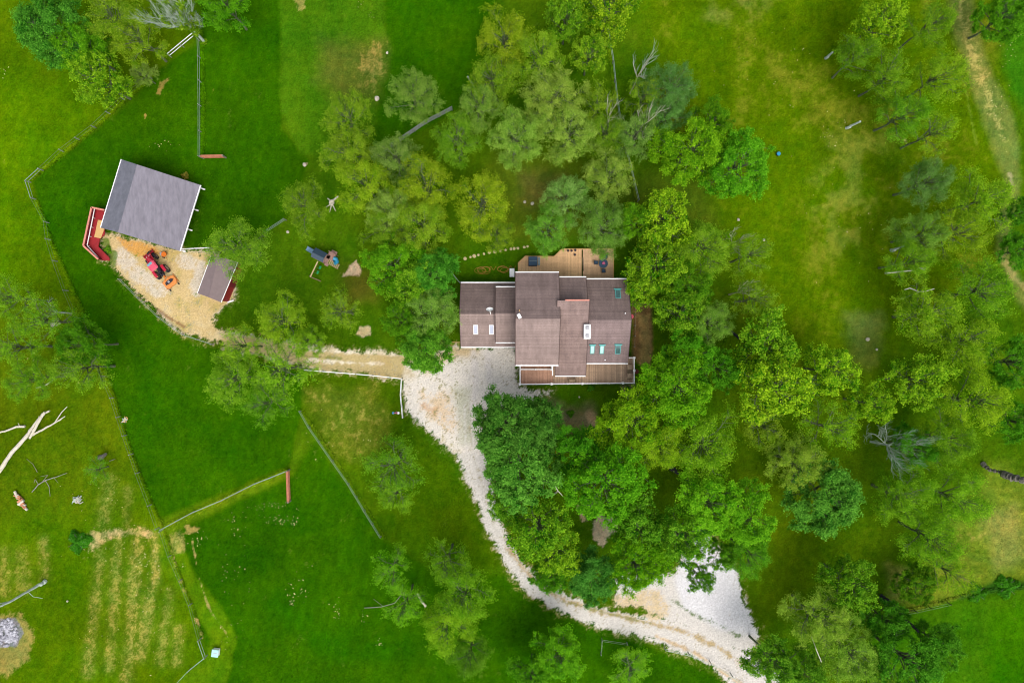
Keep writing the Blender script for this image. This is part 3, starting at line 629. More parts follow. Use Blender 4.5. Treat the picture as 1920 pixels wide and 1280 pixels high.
# dish and panel antenna, vents, side unit
p = find(g1, Z1, 920, 584); d = MB()
for k in range(6):
    pass
dsh = MB(); n = 20; rings = 4; axis = Vector((-.05, .75, .66)).normalized(); ex = axis.cross(Vector((0, 0, 1))).normalized(); ey = ex.cross(axis); c0 = p + Vector((-.1, .15, .75))
vs3 = [c0]
for r in range(1, rings + 1):
    for j in range(n):
        a = 6.2832 * j / n; rr = .46 * r / rings; vs3.append(c0 + ex * rr * math.cos(a) + ey * rr * .85 * math.sin(a) + axis * (.16 * (r / rings) ** 2))
fs3 = [(0, 1 + j, 1 + (j + 1) % n) for j in range(n)] + [(1 + (r - 1) * n + j, 1 + r * n + j, 1 + r * n + (j + 1) % n, 1 + (r - 1) * n + (j + 1) % n) for r in range(1, rings) for j in range(n)]
dsh.add(vs3, fs3); ds = ho.part('satellite_dish', dsh, 'white')
ho.part('dish_mast', MB().tube([p + Vector((0, -.45, -.1)), p + Vector((0, -.3, .55)), c0], [.035] * 3).bar(c0, c0 + axis * .5 + Vector((0, 0, -.2)), .04, .04), 'white').parent = ds
p = find(gc, ZC, 973.5, 592.5); ho.part('panel_antenna', MB().box((p.x, p.y, p.z + .3), (.42, .62, .08), .5, .04).cyl((p.x, p.y), .04, p.z - .2, p.z + .27, 8), 'white')
p = find(gc, ZC, 974, 582); ho.part('vent_pipe', MB().cyl((p.x, p.y), .08, p.z - .2, p.z + .3, 10), 'plywood')
for (u, v) in ((1172, 587.5), (1134, 674.5)):
    p = find(g5, ZE, u, v); ho.part('vent_pipe', MB().cyl((p.x, p.y), .07, p.z - .2, p.z + .35, 10), 'white')
p = W(1178.3, 556, 2.2); ho.part('wall_unit', MB().box((g5[1] - .45 + .36, p.y, 3.4), (.62, 1.0, .8), 0, .06), 'white')
# windows and doors in the walls
def window(x, y, z, w, h, ax):
    f = MB(); e = .08
    def B(cx, cz, sw, sh, th): return ((x + cx, y, z + cz), (sw, th, sh)) if ax == 'x' else ((x, y + cx, z + cz), (th, sw, sh))
    for a in (B(0, h / 2, w + .16, e, .1), B(0, -h / 2, w + .16, e, .1), B(-w / 2, 0, e, h - e, .1), B(w / 2, 0, e, h - e, .1)): f.box(*a)
    o = ho.part('window', f, 'white'); q = MB(); q.box(*B(0, 0, w - e, h - e, .04)); ho.part('pane', q, 'window').parent = o
ysw = g1[3] + .45
for x in (g1[0] + 1.9,):
    dr = MB().box((x + 1.6, ysw - .03, 1.15), (4.6, .08, 2.2))
    for k in range(1, 4): dr.box((x + 1.6, ysw - .08, .05 + k * .55), (4.5, .03, .04))
    ho.part('garage_door', dr, 'white')
for g, zz, xs in ((gc, 3.0, (.3, .7)), (g5, 2.6, (.3, .7)), (g3, 2.4, (.5,))):
    for t in xs: window(g[0] + (g[1] - g[0]) * t, g[3] + .43, zz, 1.5, 1.3, 'x')
for g, zz, xs in ((g1, 1.8, (.25, .5)), (gc, 4.2, (.3, .7)), (g5, 2.6, (.3, .75))):
    for t in xs: window(g[0] + (g[1] - g[0]) * t, g[2] - .43, zz, 1.2, 1.1, 'x')
for t in (.3, .7): window(g5[1] - .43, g5[3] + (g5[2] - g5[3]) * t, 2.4, 1.2, 1.2, 'y'); window(g1[0] + .43, g1[3] + (g1[2] - g1[3]) * t, 1.7, 1.0, 1.0, 'y')

# ------------------------------------------------------------------ decks
zd = .9
bd = Thing('back_deck', 'honey coloured wooden deck with cut corners behind the house', 'deck', W(1060, 500, 0))
def P2(pts, z): return [(W(u, v, z).x, W(u, v, z).y) for u, v in pts][::-1]
bd.part('deck_floor', MB().prism(P2([(972, 535), (972, 493), (985, 480.6), (1039, 481.2), (1054, 467), (1090.5, 466.5), (1090.5, 535)], zd), zd - .14, zd), 'deck_new')
bd.part('deck_floor', MB().prism(P2([(1093, 535), (1093, 466.5), (1150, 466.5), (1150, 535)], zd), zd - .14, zd), 'deck_new_h')
e = MB(); poly = [W(u, v, zd) for u, v in [(972, 535), (972, 493), (985, 480.6), (1039, 481.2), (1054, 467), (1150, 466.5), (1150, 535)]]
for a, b in zip(poly, poly[1:]): e.bar(a + Vector((0, 0, .02)), b + Vector((0, 0, .02)), .14, .09)
bd.part('edge_board', e, 'plywood')
for (u, v) in ((974, 494), (986, 482), (1055, 469), (1148, 469), (1148, 520), (974, 520), (1092, 469)):
    p = W(u, v, 0); bd.part('post', MB().box((p.x * .985, p.y, .38), (.12, .12, .75)), 'wood')
p0 = W(1093, 483, zd); p1 = W(1094, 508, zd)
st = MB().bar(p0 + Vector((0, 0, .05)), p1 + Vector((0, 0, .05)), .16, .12); bd.part('threshold_board', st, 'timber_edge')
fd = Thing('front_deck', 'weathered brown plank deck across the front of the house', 'deck', W(1080, 700, 0))
zf = 1.1
fd.part('deck_floor', MB().prism(P2([(975, 720), (975, 668), (1037, 668), (1037, 720)], zf), zf - .15, zf), 'deck_red')
fd.part('deck_floor', MB().prism(P2([(1037.3, 720), (1037.3, 668), (1188.5, 668), (1188.5, 717.6)], zf), zf - .15, zf), 'deck_old')
for (u, v) in ((977, 718), (1036, 718), (1096, 717), (1142, 716), (1186, 715), (1186, 674)):
    p = W(u, v, zf); fd.part('post', MB().box((p.x, p.y, .47), (.14, .14, .94)), 'white')
def railing(pts, posts, z0, h=1.0):
    r = MB(); 
    P = [W(u, v, z0 + h) for u, v in pts]
    for a, b in zip(P, P[1:]):
        r.bar(a, b, .13, .06); lo = Vector((0, 0, -h + .15)); r.bar(a + lo, b + lo, .05, .06)
        L = (b - a).length; m = max(1, int(L / .14))
        for k in range(1, m):
            q = a + (b - a) * k / m; r.box((q.x, q.y, z0 + h * .55), (.035, .035, h * .82))
    o = fd.part('railing', r, 'white')
    for (u, v, big) in posts:
        p = W(u, v, z0 + h); q = MB().box((p.x, p.y, z0 + h / 2 + .03), (.13, .13, h + .1)); s = .32 if big else .2
        q.box((p.x, p.y, z0 + h + .13), (s, s, .08), 0, .05); fd.part('railing_post', q, 'white', o)
railing([(975.2, 686), (975.2, 720)], [(975.2, 720, 1)], zf)
railing([(975.2, 720.2), (1189, 717.8)], [(1005, 719.7, 0), (1034, 719.4, 1), (1063, 719.2, 0), (1092, 718.8, 1), (1117, 718.5, 0), (1142, 718.3, 0), (1168, 718, 1), (1189, 717.8, 0)], zf)
railing([(1189, 717.8), (1189, 670.6), (1177, 670.6)], [(1189, 694.5, 1), (1189, 670.6, 1)], zf)
railing([(975.6, 692.3), (1034, 692.3), (1034, 686)], [(1004, 692.3, 0), (1034, 692.3, 1)], zf + .1)
fd.part('trim_board', MB().bar(W(1036, 686, 4.4), W(1036, 704, 4.4), .12, .2), 'white')

def patio_chair(name, label, u, v, z, rot, m, group, s=.62):
    p = W(u, v, z); t = Thing(name, label, 'chair', (p.x, p.y, z), group)
    ca, sa = math.cos(rot), math.sin(rot)
    def R(x, y, zz): return (p.x + x * ca - y * sa, p.y + x * sa + y * ca, z + zz)
    t.part('seat', MB().box(R(0, 0, .42), (s, s, .1), rot, .06), m)
    t.part('backrest', MB().box(R(0, s * .48, .72), (s, .1, .55), rot, .03), m)
    for q in (-1, 1): t.part('armrest', MB().box(R(q * s * .52, 0, .62), (.07, s, .05), rot, .02), 'beige_d')
    for a in (-1, 1):
        for b in (-1, 1): t.part('leg', MB().box(R(a * s * .42, b * s * .42, .18), (.06, .06, .37), rot), 'beige_d')
patio_chair('patio_chair', 'northern beige cushioned chair by the east railing of the front deck', 1180, 688, zf, -math.pi / 2, 'beige', 'patio chairs on the front deck', .75)
patio_chair('patio_chair', 'southern beige cushioned chair by the east railing of the front deck', 1180, 704, zf, -math.pi / 2, 'beige', 'patio chairs on the front deck', .75)
p = W(1180, 696, zf); t = Thing('side_table', 'small tan table between the two beige front deck chairs', 'table', p)
t.part('table_top', MB().box((p.x, p.y, zf + .48), (.8, .45, .05), 0, .04), 'beige_d')
for a in (-1, 1):
    for b in (-1, 1): t.part('leg', MB().box((p.x + a * .33, p.y + b * .17, zf + .23), (.05, .05, .46)), 'beige_d')
p = W(1072, 713, zf); t = Thing('outdoor_bench', 'tan rounded bench with a cushion standing against the front railing', 'bench', p)
t.part('seat', MB().box((p.x, p.y, zf + .42), (.92, .36, .12), 0, .12), 'beige'); t.part('backrest', MB().box((p.x, p.y + .24, zf + .66), (.96, .08, .42), 0, .03), 'beige_d')
for q in (-1, 1): t.part('armrest', MB().box((p.x + q * .5, p.y + .02, zf + .6), (.07, .5, .06), 0, .02), 'beige_d'); t.part('leg', MB().box((p.x + q * .4, p.y, zf + .18), (.08, .3, .36)), 'beige_d')
p = W(1187, 696.5, zf); single('planter', MB().cyl((p.x + .55, p.y), .28, .0, .5, 14, .34), 'terracotta', 'dark pot on the soil just outside the east railing', 'planter', (p.x + .55, p.y, 0))

# back deck furniture
p = W(999, 491, zd); t = Thing('covered_grill', 'square grill under a navy cover at the left end of the back deck', 'grill', (p.x, p.y, zd))
t.part('cover', MB().hexa([(p.x - .6, p.y - .62, zd + .1), (p.x + .6, p.y - .62, zd + .1), (p.x + .6, p.y + .62, zd + .1), (p.x - .6, p.y + .62, zd + .1)],
    [(p.x - .58, p.y - .6, zd + .95), (p.x + .58, p.y - .6, zd + .95), (p.x + .58, p.y + .6, zd + .95), (p.x - .58, p.y + .6, zd + .95)]), 'navy')
t.part('cover_seam', MB().box((p.x, p.y + .02, zd + .97), (1.14, .05, .03)), 'grey_shelf'); t.part('side_shelf', MB().box((p.x + .8, p.y, zd + .8), (.34, 1.1, .06), 0, .03).box((p.x + .8, p.y - .4, zd + .4), (.05, .05, .78)).box((p.x + .8, p.y + .4, zd + .4), (.05, .05, .78)), 'grey_shelf')
p = W(1130, 495, zd); t = Thing('patio_table', 'round navy patio table on the right half of the back deck', 'table', (p.x, p.y, zd))
t.part('table_top', MB().cyl((p.x, p.y), .62, zd + .7, zd + .75, 24), 'navy')
t.part('pedestal', MB().cyl((p.x, p.y), .06, zd, zd + .7, 10), 'metal_dark'); t.part('foot', MB().cyl((p.x, p.y), .28, zd, zd + .05, 16), 'metal_dark')
for (dx, dy, rot, lab) in ((.05, -.95, math.pi, 'navy chair on the south side of the round back deck table'), (-.95, .15, math.pi / 2, 'navy chair on the west side of the round back deck table'), (.35, .95, -.4, 'navy chair on the north side of the round back deck table, half under leaves')):
    u = 960 + (p.x + dx) * S * H / (H - zd); v = 640 - (p.y + dy) * S * H / (H - zd)
    patio_chair('patio_chair', lab, u, v, zd, rot, 'navy', 'chairs round the back deck table', .5)
t = Thing('flower_pot', 'pot of pink flowers in the middle of the navy patio table', 'flower pot', (p.x, p.y, zd + .75))
t.part('pot', MB().cyl((p.x, p.y), .14, zd + .75, zd + .95, 14, .2), 'terracotta'); f = MB()
for k in range(14):
    a = k * 2.4; f.blob((p.x + .18 * math.cos(a) * (k / 14) ** .5, p.y + .18 * math.sin(a) * (k / 14) ** .5, zd + 1.0), .07, k)
t.part('flowers', f, 'pink')
for i, (u, v, lab) in enumerate([(1065, 470.5, 'first and leftmost of the dark pots along the back deck edge'), (1071.5, 470.5, 'middle dark pot of the row along the back deck edge'), (1078.5, 469.5, 'rightmost dark pot of the row along the back deck edge'), (1077.5, 478, 'lone dark pot just in from the row at the back deck edge')]):
    p = W(u, v, zd); t = Thing('deck_pot', lab, 'pot', (p.x, p.y, zd), 'small dark pots on the back deck')
    t.part('pot', MB().cyl((p.x, p.y), .12, zd, zd + .26, 12, .17), 'terracotta'); t.part('soil', MB().cyl((p.x, p.y), .15, zd + .262, zd + .28, 12), 'metal_dark')
p = W(960, 511.5, .5); t = Thing('storage_bin', 'white oblong bin on the grass left of the back deck', 'storage bin', (p.x, p.y, 0))
t.part('body', MB().box((p.x, p.y, .36), (.62, 1.1, .7), 0, .08), 'white'); t.part('lid', MB().box((p.x, p.y, .75), (.68, 1.18, .07), 0, .05), 'white')
def hose(label, u, v, loops, seed):
    r = random.Random(seed); p = W(u, v, 0); pts = []
    for k in range(loops * 14):
        a = k / 14 * 6.283; rr = .55 + .22 * math.sin(k * .37 + seed) ; dx = .28 * math.sin(k * .11 + seed); pts.append((p.x + dx + rr * math.cos(a) * (1 + .3 * math.sin(k * .05)), p.y + rr * .7 * math.sin(a), .04 + .02 * (k % 5)))
    for k in range(14): pts.append((p.x + .8 + k * .07, p.y + .3 + .25 * math.sin(k * .6), .03))
    single('garden_hose', MB().tube(pts, .026, 5), 'hose', label, 'hose', (p.x, p.y, 0), 'coiled hoses on the back lawn')
hose('coiled tan hose farther left on the back lawn', 907, 507, 4, 1); hose('loosely coiled tan hose nearer the white bin', 944, 506, 3, 2.4)
ORD = ['first', 'second', 'third', 'fourth', 'fifth', 'sixth', 'seventh', 'eighth', 'ninth', 'tenth', 'eleventh', 'twelfth', 'thirteenth', 'last']
stones = [(872, 485), (882, 482), (889, 480), (897, 478), (907.5, 476), (917.5, 473.5), (928, 472), (938, 470.5), (948, 469), (958, 467), (964, 466), (971, 465.5), (983, 463.5), (989, 462)]
for i, (u, v) in enumerate(stones):
    r = random.Random(i); p = W(u, v, 0); n = 8; R_ = r.uniform(.15, .27)
    pl = [(p.x + R_ * r.uniform(.8, 1.15) * math.cos(6.283 * k / n), p.y + R_ * r.uniform(.8, 1.1) * math.sin(6.283 * k / n)) for k in range(n)]
    single('stepping_stone', MB().prism(pl, 0.0, .06), 'stone', 'flat stepping stone, ' + ORD[i] + ' from the west end of the curved path behind the house', 'stone', (p.x, p.y, 0), 'stepping stones across the back lawn')
p = W(1183, 593.5, .6); t = Thing('pedestal_bowl', 'round pink topped bowl on a post at the east wall', 'bowl', (p.x, p.y, 0))
t.part('bowl', MB().cyl((p.x, p.y), .16, .72, .86, 16, .34), 'canopy_pink'); t.part('post', MB().cyl((p.x, p.y), .07, 0, .72, 10), 'timber_edge')

# ------------------------------------------------------------------ barn
def corners(pts): return [W(u, v, z) for u, v, z in pts]
zL, zR_, zr = 3.4, 2.9, 5.4
A, Bm, Cc, D, Em, F = corners([(228, 299, zL), (257, 308.5, zr), (375.5, 347, zR_), (189, 427, zL), (221, 435.5, zr), (337, 470.5, zR_)])
ctr = (A + Cc + D + F) / 4
barn = Thing('barn', 'grey-roofed open-sided barn with white trim beside the gravel yard', 'barn', (ctr.x, ctr.y, 0))
rw = barn.part('roof', MB().slab([A, D, Em, Bm], .15), 'barn_roof_shaded'); re_ = barn.part('roof', MB().slab([Bm, Em, F, Cc], .15), 'barn_roof')
ax = (D - A).normalized(); sx = (Cc - A); sx.z = 0; sx.normalize()
def ins(P, a, b, dz=0): q = P + ax * a + sx * b; return Vector((q.x, q.y, P.z + dz))
la, ra = .35, 1.5
def prof(end):
    P0, P1, P2_ = (A, Bm, Cc) if end > 0 else (D, Em, F)
    s = .35 if end > 0 else -.35
    f0 = la / (P1 - P0).length; f1 = ra / (P2_ - P1).length
    a = P0.lerp(P1, f0) + ax * s; b = P1 + ax * s; c = P2_.lerp(P1, f1) + ax * s
    return a, b, c
a1, b1, c1 = prof(1); a2, b2, c2 = prof(-1); dn = Vector((0, 0, -.18))
def g0(p): return Vector((p.x, p.y, 0))
wv = [g0(a1), g0(c1), c1 + dn, b1 + dn, a1 + dn, g0(a2), g0(c2), c2 + dn, b2 + dn, a2 + dn]
barn.part('wall', MB().add(wv, [(0, 1, 2, 3, 4), (9, 8, 7, 6, 5)] + [(i, i + 5, (i + 1) % 5 + 5, (i + 1) % 5) for i in range(5)]), 'red')
for (p, q) in ((A, D), (Cc, F)): barn.part('trim_board', MB().bar(p + Vector((0, 0, -.06)) + sx * (.05 if p is Cc else -.05), q + Vector((0, 0, -.06)) + sx * (.05 if p is Cc else -.05), .1, .18), 'white')
for k, f in enumerate((.02, .35, .66, .99)):
    q = Cc.lerp(F, f) - sx * .95; foot = g0(q)
    barn.part('post', MB().box((q.x, q.y, 1.32), (.15, .15, 2.64), math.atan2(sx.y, sx.x)).bar(q + Vector((0, 0, -.5)), q + sx * .9 + Vector((0, 0, -.2)), .1, .12), 'white')
    # short white kerb boards running out from the posts
    barn.part('kerb_board', MB().bar(foot + Vector((0, 0, .12)), foot + sx * .35 + Vector((0, 0, .12)), .2, .22), 'white')
dm = MB(); m0 = c1.lerp(c2, .3); m1 = c1.lerp(c2, .6); dm.bar(g0(m0) + sx * .05 + Vector((0, 0, 1.1)), g0(m1) + sx * .05 + Vector((0, 0, 1.1)), .06, 2.1); barn.part('door', dm, 'red_dark')
m0 = a2.lerp(c2, .35); m1 = a2.lerp(c2, .6); barn.part('door', MB().bar(g0(m0) + ax * .05 + Vector((0, 0, 1.1)), g0(m1) + ax * .05 + Vector((0, 0, 1.1)), .06, 2.2), 'red_dark')

# red ramp on the barn's west side
ra_ = Thing('entrance_ramp', 'red painted ramp with walled side and white handrail hugging the barn', 'ramp', W(180, 440, 0))
zf2 = .7
inner = [(197, 395), (180, 470), (186, 447), (200, 487)]
floor_px = [(178, 391.5), (196, 396), (196, 440), (187, 448), (184, 462), (205, 483), (205, 489), (187, 486.5), (163, 461)]
ra_.part('floor', MB().prism(P2(floor_px, zf2), zf2 - .12, zf2), 'red')
def wall_run(pts, z0, z1, w): 
    m = MB()
    for (a, b) in zip(pts, pts[1:]):
        p = W(*a, z1); q = W(*b, z1); m.bar((p.x, p.y, (z0 + z1) / 2), (q.x, q.y, (z0 + z1) / 2), w, z1 - z0)
    return m
run = [(171.5, 389), (156, 460.5), (184, 486)]
ra_.part('side_wall', wall_run(run, 0, 1.65, .12), 'red_dark')
cp = MB()
for a, b in zip([(196, 394)] + run, run + [(0, 0)]):
    if b != (0, 0): cp.bar(W(*a, 1.72), W(*b, 1.72), .22, .07)
ra_.part('cap_board', cp, 'pink_cap'); ra_.part('side_wall', wall_run([(196, 394), (171.5, 389)], 0, 1.65, .1), 'red_dark')
h = MB(); hr = [(177.5, 391), (163.5, 460), (186, 485)]
for a, b in zip(hr, hr[1:]): h.bar(W(*a, 1.2), W(*b, 1.2), .09, .09)
for f in (0, .25, .5, .75, 1):
    p = W(177.5 - 14 * f, 391 + 69 * f, 1.2); h.box((p.x, p.y, .95), (.06, .06, .5))
ra_.part('handrail', h, 'white')
pl = [(184, 412.5), (197, 413.5), (197, 427), (189, 447), (177, 444.5)]
ra_.part('landing_mat', MB().prism(P2(pl, zf2), zf2 + .004, zf2 + .05), 'plywood')
for k in range(6):
    z = .6 - k * .09; a = W(177 + k * 2.3, 468 + k * 2.6, z); b = W(190 + k * 2.6, 470 + k * 2.2, z)
    ra_.part('step', MB().bar(a, b, .22, .1), 'pink_cap')

# small shed
s = corners([(396, 479, 2.5), (409, 481, 2.95), (446, 491, 2.4), (370, 549.5, 2.5), (392, 557.5, 2.95), (414.5, 567, 2.4)])
ctr = (s[0] + s[2] + s[3] + s[5]) / 4
shed = Thing('shed', 'small red shed with brown roof, partly under a tree at the yard edge', 'shed', (ctr.x, ctr.y, 0))
shed.part('roof', MB().slab([s[0], s[3], s[4], s[1]], .1), 'shed_roof'); shed.part('roof', MB().slab([s[1], s[4], s[5], s[2]], .1), 'shed_roof')
ax2 = (s[3] - s[0]).normalized(); ax2.z = 0; 
def pr(P0, P1, P2_, sg): return P0.lerp(P1, .15) + ax2 * sg, P1 + ax2 * sg, P2_.lerp(P1, .04) + ax2 * sg
a1, b1, c1 = pr(s[0], s[1], s[2], .2); a2, b2, c2 = pr(s[3], s[4], s[5], -.2); dn = Vector((0, 0, -.12))
shed.part('wall', MB().add([g0(a1), g0(c1), c1 + dn, b1 + dn, a1 + dn, g0(a2), g0(c2), c2 + dn, b2 + dn, a2 + dn], [(0, 1, 2, 3, 4), (9, 8, 7, 6, 5)] + [(i, i + 5, (i + 1) % 5 + 5, (i + 1) % 5) for i in range(5)]), 'red')
shed.part('door', MB().bar(g0(c1).lerp(g0(c2), .35) + Vector((.04, 0, 1.0)), g0(c1).lerp(g0(c2), .62) + Vector((.04, 0, 1.0)), .06, 1.9), 'red_dark')
for (p, q) in ((s[0], s[3]), (s[2], s[5])): shed.part('trim_board', MB().bar(p + Vector((0, 0, -.05)), q + Vector((0, 0, -.05)), .07, .12), 'white')
q = g0(c2); shed.part('sill_board', MB().bar(q + Vector((-.1, -.05, .1)), q + Vector((.75, .2, .1)), .18, .2), 'white')

# ------------------------------------------------------------------ tractor and machines
fwd = Vector((-.62, .78, 0)).normalized(); rt = Vector((fwd.y, -fwd.x, 0))        # loader points north-west
c = W(299, 500, 0); tr = Thing('tractor', 'red compact tractor with faded pink canopy and front loader in the yard', 'tractor', c)
def T(f, r, z): q = c + fwd * f + rt * r; return Vector((q.x, q.y, z))
rot = math.atan2(rt.y, rt.x)
hood = MB().box(T(.95, 0, 1.05), (.62, 1.25, .55), rot, .12); tr.part('hood', hood, 'tractor_red')
tr.part('chassis', MB().box(T(.1, 0, .65), (.5, 2.6, .4), rot, .05), 'metal_dark')
tr.part('canopy', MB().box(T(-.15, 0, 2.15), (1.15, 1.3, .1), rot, .14), 'canopy_pink'); tr.part('canopy_panel', MB().box(T(.22, -.1, 2.215), (.75, .32, .03), rot, .03), 'teal_pane')
ro = MB()
for q in (-1, 1):
    for f in (-.62, .32): ro.bar(T(f, q * .48, .8), T(f, q * .5, 2.1), .07, .07)
tr.part('roll_bar', ro, 'metal_dark')
tr.part('seat', MB().box(T(-.95, 0, 1.1), (.5, .45, .14), rot, .06).box(T(-1.18, 0, 1.32), (.48, .1, .4), rot, .04), 'metal_dark')
tr.part('steering_wheel', MB().tube([T(.1, 0, 1.25) + rt * .2 * math.cos(a * .5236) + fwd * .2 * math.sin(a * .5236) for a in range(13)], .025, 6), 'metal_dark')
def wheel(f, r, R_, w, lab=None, ax_=None):
    o = tr.part('wheel', MB().wheel(T(f, r, R_), ax_ or rt, R_ * .7, w * .9), 'rim'); a_ = ax_ or rt
    ty = MB(); n = 22; cc = T(f, r, R_); up = Vector((0, 0, 1)); fw = up.cross(a_).normalized(); vs4 = []
    for j in range(n):
        d = fw * math.cos(6.283 * j / n) + up * math.sin(6.283 * j / n)
        for (k, rr) in ((-.5, .66), (-.5, .92), (-.38, 1), (.38, 1), (.5, .92), (.5, .66)): vs4.append(cc + a_ * w * k + d * R_ * rr)
    ty.add(vs4, [(j * 6 + k, j * 6 + (k + 1) % 6, ((j + 1) % n) * 6 + (k + 1) % 6, ((j + 1) % n) * 6 + k) for j in range(n) for k in range(6)])
    for j in range(n):                                              # lugs
        d = fw * math.cos(6.283 * j / n) + up * math.sin(6.283 * j / n); ty.bar(cc + d * R_ - a_ * w * .45, cc + d * R_ + a_ * w * .45 , .04, .03)
    tr.part('tyre', ty, 'tyre', o)
for q in (-1, 1): wheel(-1.0, q * .78, .62, .36); wheel(1.25, q * .66, .42, .28)
for q in (-1, 1): tr.part('fender', MB().box(T(-.95, q * .72, 1.3), (.4, 1.0, .06), rot, .08).box(T(-.5, q * .72, 1.1), (.38, .08, .45), rot), 'tractor_red')
lo = MB()
for q in (-1, 1): lo.bar(T(.3, q * .42, 1.25), T(1.6, q * .42, 1.05), .09, .14); lo.bar(T(1.6, q * .42, 1.05), T(2.2, q * .42, .4), .09, .14)
lo.bar(T(1.75, -.42, .9), T(1.75, .42, .9), .1, .1); la_ = tr.part('loader_arms', lo, 'tractor_red')
bk = MB(); bk.bar(T(2.2, -.75, .12), T(2.2, .75, .12), .5, .06); bk.bar(T(2.0, -.75, .38), T(2.0, .75, .38), .06, .5)
for q in (-1, 1): bk.bar(T(2.0, q * .75, .3), T(2.45, q * .75, .12), .05, .35)
tr.part('bucket', bk, 'tractor_red'); tr.part('exhaust', MB().cyl(T(1.1, .22, 0), .04, 1.3, 1.9, 10), 'metal_dark')
en = MB(); r = random.Random(4)
for k in range(16): en.box(T(-1.3 + r.uniform(-.28, .22), r.uniform(-.35, .35), .8 + r.uniform(-.2, .3)), (.16, .2, .18), rot + r.random(), .03)
tr.part('rear_linkage', en, 'metal_dark')
for q in (-1, 1): tr.part('headlight', MB().wheel(T(1.62, q * .2, 1.1), fwd, .08, .06, 12), 'white'); tr.part('tail_light', MB().box(T(-1.48, q * .62, 1.3), (.14, .06, .1), rot, .02), 'orange')
# spare wheel leaning by the loader
c_old = c; p = W(282, 477, .3); sw = Thing('spare_wheel', 'large black tyre lying beyond the tractor loader', 'tyre', (p.x, p.y, 0)); ty = MB(); n = 22; vs4 = []
for j in range(n):
    a = 6.283 * j / n
    for (z, rr) in ((.04, .22), (.02, .42), (.1, .5), (.3, .5), (.38, .42), (.36, .22)): vs4.append((p.x + rr * math.cos(a), p.y + rr * math.sin(a), z))
ty.add(vs4, [(j * 6 + k, j * 6 + (k + 1) % 6, ((j + 1) % n) * 6 + (k + 1) % 6, ((j + 1) % n) * 6 + k) for j in range(n) for k in range(6)]); sw.part('tyre', ty, 'tyre'); sw.part('rim', MB().cyl((p.x, p.y), .22, .05, .26, 16), 'metal_dark')
# rotary mower
c = W(321, 529, 0); mo = Thing('rotary_mower', 'orange rotary mower deck with dark gearbox behind the tractor', 'mower', c)
dk = [(-.75, -.72), (-.3, -.95), (.45, -.95), (.7, -.6), (.7, .6), (.45, .95), (-.3, .95), (-.75, .72)]
def T2(f, r): q = c + fwd * f + rt * r; return (q.x, q.y)
mo.part('deck', MB().prism([T2(a * .9, b * .95) for a, b in dk], .22, .42), 'orange')
mo.part('belt_cover', MB().prism([T2(a, b) for a, b in ((-.12, -.62), (.2, -.55), (.28, -.1), (.24, .4), (.0, .66), (-.16, .4), (-.2, -.2))], .43, .58), 'metal_dark')
mo.part('gearbox', MB().box((*T2(.02, 0), .66), (.3, .3, .2), rot, .05), 'rim')
mo.part('hitch', MB().bar((*T2(.5, -.35), .5), (*T2(1.05, 0), .6), .07, .07).bar((*T2(.5, .35), .5), (*T2(1.05, 0), .6), .07, .07).box((*T2(.95, 0), .62), (.2, .2, .3), rot), 'orange_deep')
for q in (-1, 1): mo.part('tail_wheel', MB().wheel((*T2(-.85, q * .72), .16), rt, .16, .12, 14), 'tyre'); mo.part('skid_rail', MB().bar((*T2(-.6, q * .93), .12), (*T2(.75, q * .93), .12), .05, .2), 'orange')
# small orange spreader
c = W(310.5, 478, 0); sp_ = Thing('spreader', 'small orange garden machine close to the barn eave', 'garden machine', c)
sp_.part('hopper', MB().cyl((c.x + .15, c.y), .2, .35, .8, 14, .36), 'orange_deep'); sp_.part('engine', MB().box((c.x - .35, c.y + .1, .45), (.35, .4, .35), .4, .05), 'rim')
for q in (-1, 1): sp_.part('wheel', MB().wheel((c.x - .1 + q * .1, c.y + q * .38, .2), (.2, 1, 0), .2, .12), 'tyre')
sp_.part('frame', MB().bar((c.x - .6, c.y + .3, .5), (c.x + .3, c.y - .1, .3), .05, .05).bar((c.x + .3, c.y - .3, .4), (c.x + .6, c.y - .7, .8), .04, .04), 'orange')

# ------------------------------------------------------------------ playset
pc = W(609, 484, 0); ps = Thing('playset', 'wooden playset with slate canopy, blue slide and swing beam on the lawn', 'playset', pc)
az = math.radians(-27); ca, sa = math.cos(az), math.sin(az)
def Q(x, y, z): return Vector((pc.x + x * ca - y * sa, pc.y + x * sa + y * ca, z))
ps.part('canopy', MB().add([Q(-.95, -.6, 2.7), Q(.85, -.6, 2.7), Q(.85, 0, 3.15), Q(-.95, 0, 3.15), Q(.85, .75, 2.7), Q(-.95, .75, 2.7)], [(0, 1, 2, 3)]), 'canvas_sunlit')
ps.part('canopy', MB().add([Q(-.95, 0, 3.15), Q(.85, 0, 3.15), Q(.85, .75, 2.65), Q(-.95, .75, 2.65)], [(0, 1, 2, 3)]), 'canvas')
ps.part('platform', MB().box(Q(.1, 0, 1.5), (1.9, 1.3, .1), az), 'play_wood')
for a in (-.8, .8):
    for b in (-.58, .62): ps.part('post', MB().box(Q(a, b, 1.35), (.1, .1, 2.7), az), 'play_wood')
ps.part('balcony', MB().box(Q(1.1, .65, 1.5), (1.0, 1.0, .1), az).box(Q(1.2, 1.25, 1.4), (.8, .5, .08), az).box(Q(1.1, 1.15, 1.9), (1.0, .06, .5), az).box(Q(.75, 1.1, .75), (.09, .09, 1.5), az).box(Q(1.5, 1.1, .75), (.09, .09, 1.5), az), 'play_wood')
ps.part('crate_seat', MB().box(Q(1.05, -.62, 1.55), (.55, .4, .1), az, .04), 'play_wood')
sl_ = MB(); a, b = Q(-.9, .05, 1.5), Q(-2.75, .1, .25)
